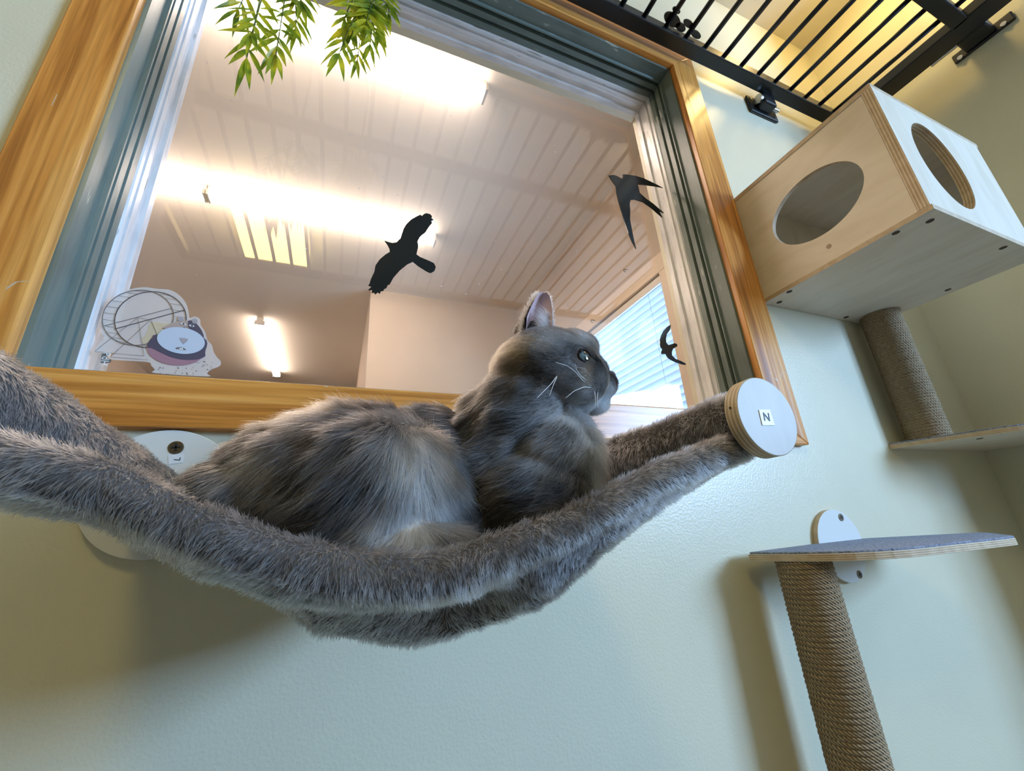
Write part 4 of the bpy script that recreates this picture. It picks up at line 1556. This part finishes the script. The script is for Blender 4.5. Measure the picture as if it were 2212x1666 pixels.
# coat colour: taupe grey with lighter ticking, cream chest, chin and inner thigh, dark streaks, shade painted in the creases
def coat_colour(PU, strand):
    n = len(PU)

    def pat(px, py, rx_, ry_, y, ry2=0.09):
        c0, cx_, cz_ = at(px, py, 1, y), at(px + rx_, py, 1, y), at(px, py + ry_, 1, y)
        return gau(PU, c0[0], c0[2], np.linalg.norm(cx_ - c0), np.linalg.norm(cz_ - c0), y, ry2)

    hw = np.clip(gau(PU, 0.325, 0.25, 0.105, 0.095) * 2.2 - 0.35, 0, 1)
    g = 0.050 + 0.016 * wav(PU, 60, 71) + 0.020 * wav(PU, 24, 72) + hw * (0.022 * wav(PU, 150, 73) + 0.012)
    g = np.clip(g, 0.008, 0.4)
    if strand:
        g = g * np.exp((0.5 + 0.2 * hw) * rng.normal(size=n))
    pale = 0.95 * pat(1262, 885, 48, 24, 0.51) + 0.6 * pat(1215, 897, 34, 16, 0.51) + 0.85 * pat(1308, 862, 16, 26, 0.53) + 0.7 * pat(1240, 910, 36, 16, 0.52)
    pale += 0.95 * pat(1268, 965, 34, 52, 0.52, 0.12) + 0.75 * pat(1290, 1045, 22, 40, 0.52, 0.12) + 0.30 * pat(1185, 965, 55, 42, 0.49)
    pale += 0.30 * pat(1222, 845, 30, 24, 0.50) + 0.30 * pat(1292, 835, 24, 16, 0.52) + 0.35 * pat(1235, 745, 50, 22, 0.52) + 0.45 * pat(1283, 790, 14, 26, 0.53)
    pale += 0.55 * pat(905, 1030, 46, 95, 0.47, 0.06) + 0.85 * pat(875, 1140, 66, 46, 0.45, 0.07) + 0.35 * pat(870, 960, 70, 60, 0.49)
    pale += 0.40 * pat(620, 1085, 55, 28, 0.49) + 0.25 * pat(560, 1010, 60, 40, 0.55)
    pale = pale * (0.72 + 0.28 * wav(PU, 90, 77))
    tan = 0.7 * pat(1258, 832, 16, 26, 0.50) + 0.6 * pat(1095, 770, 26, 34, 0.56) + 0.5 * pat(690, 890, 90, 40, 0.60) + 0.6 * pat(830, 1135, 26, 50, 0.45)
    dark = 0.9 * pat(1000, 1060, 30, 120, 0.49) + 0.85 * pat(1150, 882, 66, 26, 0.52) + 0.6 * pat(1078, 805, 16, 52, 0.53) + 0.4 * pat(720, 1015, 110, 40, 0.49)  # thigh crease and under-jaw shade painted dark; the other patches are coat streaks
    dark += 0.6 * pat(1150, 1085, 90, 36, 0.47) + 0.5 * pat(1180, 800, 44, 30, 0.50) + 0.4 * pat(1285, 822, 14, 10, 0.52) + 0.35 * pat(560, 1060, 80, 24, 0.49)
    dark = dark * (0.8 + 0.35 * wav(PU, 70, 78))
    pale += 0.30 * pat(1310, 842, 16, 12, 0.53) + 0.22 * pat(1160, 760, 30, 20, 0.52)
    tick = (rng.random(n) > 0.93) if strand else np.zeros(n, bool)
    pale = np.clip(pale * 1.1 + 0.40 * tick, 0, 1)[:, None]
    dark = np.clip(dark, 0, 0.85)[:, None]
    tan = np.clip(tan, 0, 0.8)[:, None]
    r1, r2 = (rng.random((n, 1)), rng.random((n, 1))) if strand else (0.5, 0.5)
    C = np.stack([g * 1.16, g * 0.98, g * 0.88], 1)
    C = C * (1 - dark) + np.array([[0.02, 0.018, 0.017]]) * dark
    C = C * (1 - tan) + np.array([[0.36, 0.24, 0.14]]) * (0.6 + 0.6 * r1) * tan
    C = C * (1 - pale) + np.array([[0.80, 0.74, 0.68]]) * (0.75 + 0.3 * r2) * pale
    return np.clip(C, 0.008, 0.9), tick


C, tick = coat_colour(PU, True)
L = L * np.where(tick & (headw < 0.3), 1.25, 1.0)
VU = np.empty(len(cme.vertices) * 3)
cme.vertices.foreach_get('co', VU)
VU = VU.reshape(-1, 3) + np.array(cc)
VU = np.stack([VU[:, 0] / U, VU[:, 1] / U + WALL, (VU[:, 2] - CAMZ) / U], 1)
SK = coat_colour(VU, False)[0]
sa = cme.color_attributes.new('coat_tone', 'FLOAT_COLOR', 'POINT')
sa.data.foreach_set('color', np.concatenate([SK * 0.8, np.ones((len(SK), 1))], 1).astype(np.float32).reshape(-1))
# keep the eye, the nose and the cup of the ear clear
de = PU - EYE
ang = np.arctan2(de @ EV, de @ E1)
th_ = np.arccos(np.clip((de @ EN) / (np.linalg.norm(de, axis=1) + 1e-9), -1, 1))
lim = 0.80 * np.abs(np.cos(ang)) ** 1.5 + 0.58 * np.abs(np.sin(ang))
ey = (np.linalg.norm(de, axis=1) > 0.030) | (th_ > lim)
L = np.where((np.linalg.norm(de, axis=1) < 0.0255), np.minimum(L, 0.0030), L)
ey &= np.linalg.norm((PU - np.array([NP[0], 0.552, NP[2]])), axis=1) > 0.0125
earc = (earw > 0) & (N[:, 1] < -0.25) & (PU[:, 1] < 0.552)
zs_ = np.array([sheet_top(float(p_[0]), float(min(max(p_[1], 0.42), 0.98))) for p_ in PU])
keep = (PU[:, 2] > zs_ + 0.010) & ey & ~(earc & (rng.random(NC) < 0.93))
P, N, PU, D, L, C, headw = P[keep], N[keep], PU[keep], D[keep], L[keep], C[keep], headw[keep]
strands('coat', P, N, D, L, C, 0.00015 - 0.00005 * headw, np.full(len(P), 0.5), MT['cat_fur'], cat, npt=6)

# short pale hair along the rim of the ear
NR = 1500
sd = rng.random(NR) < 0.5
tt = rng.random(NR) * (len(EL) - 1)
PL = np.array([at(*q, 1, EARY) for q in EL])
PR = np.array([at(*q, 1, EARY) for q in ER])
cen = (PL + PR) / 2
i0 = np.minimum(tt.astype(int), len(EL) - 2)
f_ = (tt - i0)[:, None]
pl, pr_, pc = PL[i0] * (1 - f_) + PL[i0 + 1] * f_, PR[i0] * (1 - f_) + PR[i0 + 1] * f_, cen[i0] * (1 - f_) + cen[i0 + 1] * f_
PUr = np.where(sd[:, None], pl, pr_) + rng.normal(size=(NR, 3)) * np.array([0.0012, 0.003, 0.0012]) + np.array([0, 0.004, 0])
Dr = unit(unit(PUr - pc) * 0.55 + np.array([[0.0, -0.45, 0.75]]) + rng.normal(size=(NR, 3)) * 0.2)
Pr = np.stack([PUr[:, 0] * U, (PUr[:, 1] - WALL) * U, PUr[:, 2] * U + CAMZ], 1)
strands('ear_rim', Pr, unit(np.array([[0.0, -1.0, 0.2]]) + np.zeros((NR, 3))), Dr, 0.0030 + 0.0022 * rng.random(NR), np.full((NR, 3), 0.42) * (0.5 + 0.8 * rng.random((NR, 1))), 0.00012, np.full(NR, 0.2), MT['cat_fur'], cat)

# pale tufts in the ear
NTU = 260
t = rng.random(NTU)
l0, l1 = np.array(at(1190, 735, 1, EARY)), np.array(at(1188, 680, 1, EARY))
PUt = l0 + (l1 - l0) * t[:, None] + rng.normal(size=(NTU, 3)) * 0.003
Pt = np.stack([PUt[:, 0] * U, (PUt[:, 1] - WALL) * U, PUt[:, 2] * U + CAMZ], 1)
Dt = unit(np.array([[-0.8, -0.18, 0.45]]) + rng.normal(size=(NTU, 3)) * 0.16)
Nt = np.tile(np.array([[0.0, -1.0, 0.0]]), (NTU, 1))
strands('ear_tuft', Pt, Nt, Dt, 0.013 + 0.008 * rng.random(NTU), np.full((NTU, 3), 0.62), 0.00016, np.full(NTU, 0.3), MT['cat_fur'], cat)


# ------------------------------------------------------------------ hanging artificial bamboo
def leaf(b, root, direc, length, width, up, droop=0.25):
    """one lance-shaped leaf, folded along its midrib"""
    d = Vector(direc).normalized()
    n_ = Vector(up)
    n_ = (n_ - d * n_.dot(d)).normalized()
    s = d.cross(n_)
    ws = [0.12, 0.75, 1.0, 0.8, 0.42, 0.0]
    vs = []
    p = Vector(root)
    for i, w_ in enumerate(ws):
        t_ = i / (len(ws) - 1)
        c = p + d * (length * t_) + Vector((0, 0, -droop * length * t_ * t_ * 0.5))
        hw = width * w_ * 0.5
        vs += [c + s * hw + n_ * hw * 0.35, c, c - s * hw + n_ * hw * 0.35]
    fs = []
    for i in range(len(ws) - 1):
        a = i * 3
        fs += [(a, a + 1, a + 4, a + 3), (a + 1, a + 2, a + 5, a + 4)]
    b.add(vs, fs)


def fan(b, bs, tip, direc, rnd, size=1.0, n=5):
    """a sprig end: leaves in pairs along the last stretch of stem"""
    d = Vector(direc).normalized()
    side = Vector((1, 0, 0)) if abs(d.x) < 0.8 else Vector((0, 0, 1))
    side = (side - d * side.dot(d)).normalized()
    bk_ = d.cross(side)
    for k in range(n):
        p = Vector(tip) - d * (0.032 * k * size)
        sp = 0.25 + 0.18 * k
        for sg in (1, -1):
            a = rnd.uniform(-0.5, 0.5)
            dd = d * (1.05 - 0.14 * k) + side * (sg * (sp + rnd.uniform(-0.1, 0.15))) + bk_ * a * 0.6
            leaf(b, p, dd, size * rnd.uniform(0.075, 0.115) * (1 - 0.08 * k), size * 0.0155, bk_ + side * rnd.uniform(-0.5, 0.5))
    leaf(b, tip, d + side * rnd.uniform(-0.2, 0.2), size * 0.10, size * 0.015, bk_)


def vine(sprigs, top, label, seed):
    rnd = random.Random(seed)
    v = empty('artificial_bamboo', top, label, 'artificial plant', 'artificial bamboo hanging over the glass')
    lv, stm = MB(), MB()
    # main stem rises to the gate it is hooked over
    zc = 1.62
    stm.tube([(top[0], top[1], GZ + 0.004), (top[0] + 0.02, top[1], 2.0), (top[0], top[1] - 0.01, zc)], 0.0055, 8)
    for (px, py, yy, size, n) in sprigs:
        q = at(px, py, 1, yy)
        st = Vector((top[0] + rnd.uniform(-0.03, 0.03), top[1], zc))
        q = Vector(q)
        mid = st.lerp(q, 0.45) + Vector(((q.x - st.x) * 0.25, 0, 0.03))
        pts = []
        for k in range(9):
            t_ = k / 8
            pts.append((1 - t_) ** 2 * st + 2 * t_ * (1 - t_) * mid + t_ * t_ * q)
        stm.tube(pts, 0.0026, 6, r1=0.0014)
        d = pts[-1] - pts[-2]
        fan(lv, stm, q, d, rnd, size, n)
        for k in (3, 5):
            for sg in (1, -1):
                dd = Vector((sg * rnd.uniform(0.4, 0.9), rnd.uniform(-0.4, 0.4), -0.7))
                leaf(lv, pts[k], dd, size * rnd.uniform(0.06, 0.1), size * 0.018, (0, -1, rnd.uniform(-0.5, 0.5)))
    lv.build('leaves', MT['leaf'], v, norm=False)
    stm.build('stems', MT['stem'], v, smooth=True)
    return v


vine([(533, 125, 0.91, 1.0, 5), (596, 118, 0.91, 1.0, 5), (545, 70, 0.88, 0.9, 4), (640, 60, 0.92, 0.9, 4), (515, 20, 0.93, 0.9, 4), (650, 0, 0.90, 1.0, 4)], (-0.26, 0.890, GZ + 0.004), 'sparse spray of fake bamboo leaves hanging before the tube, tips yellow', 3)
vine([(733, 116, 0.90, 1.0, 3), (772, 130, 0.93, 0.7, 3), (745, 40, 0.90, 1.0, 5), (790, 55, 0.88, 1.0, 5), (815, 60, 0.92, 1.0, 5), (840, 25, 0.90, 0.9, 4), (775, 20, 0.94, 1.0, 5), (760, 75, 0.91, 0.8, 4), (800, 95, 0.90, 0.8, 4)], (-0.01, 0.890, GZ + 0.004), 'denser bunch of fake bamboo leaves hanging nearer the hawk decal', 5)
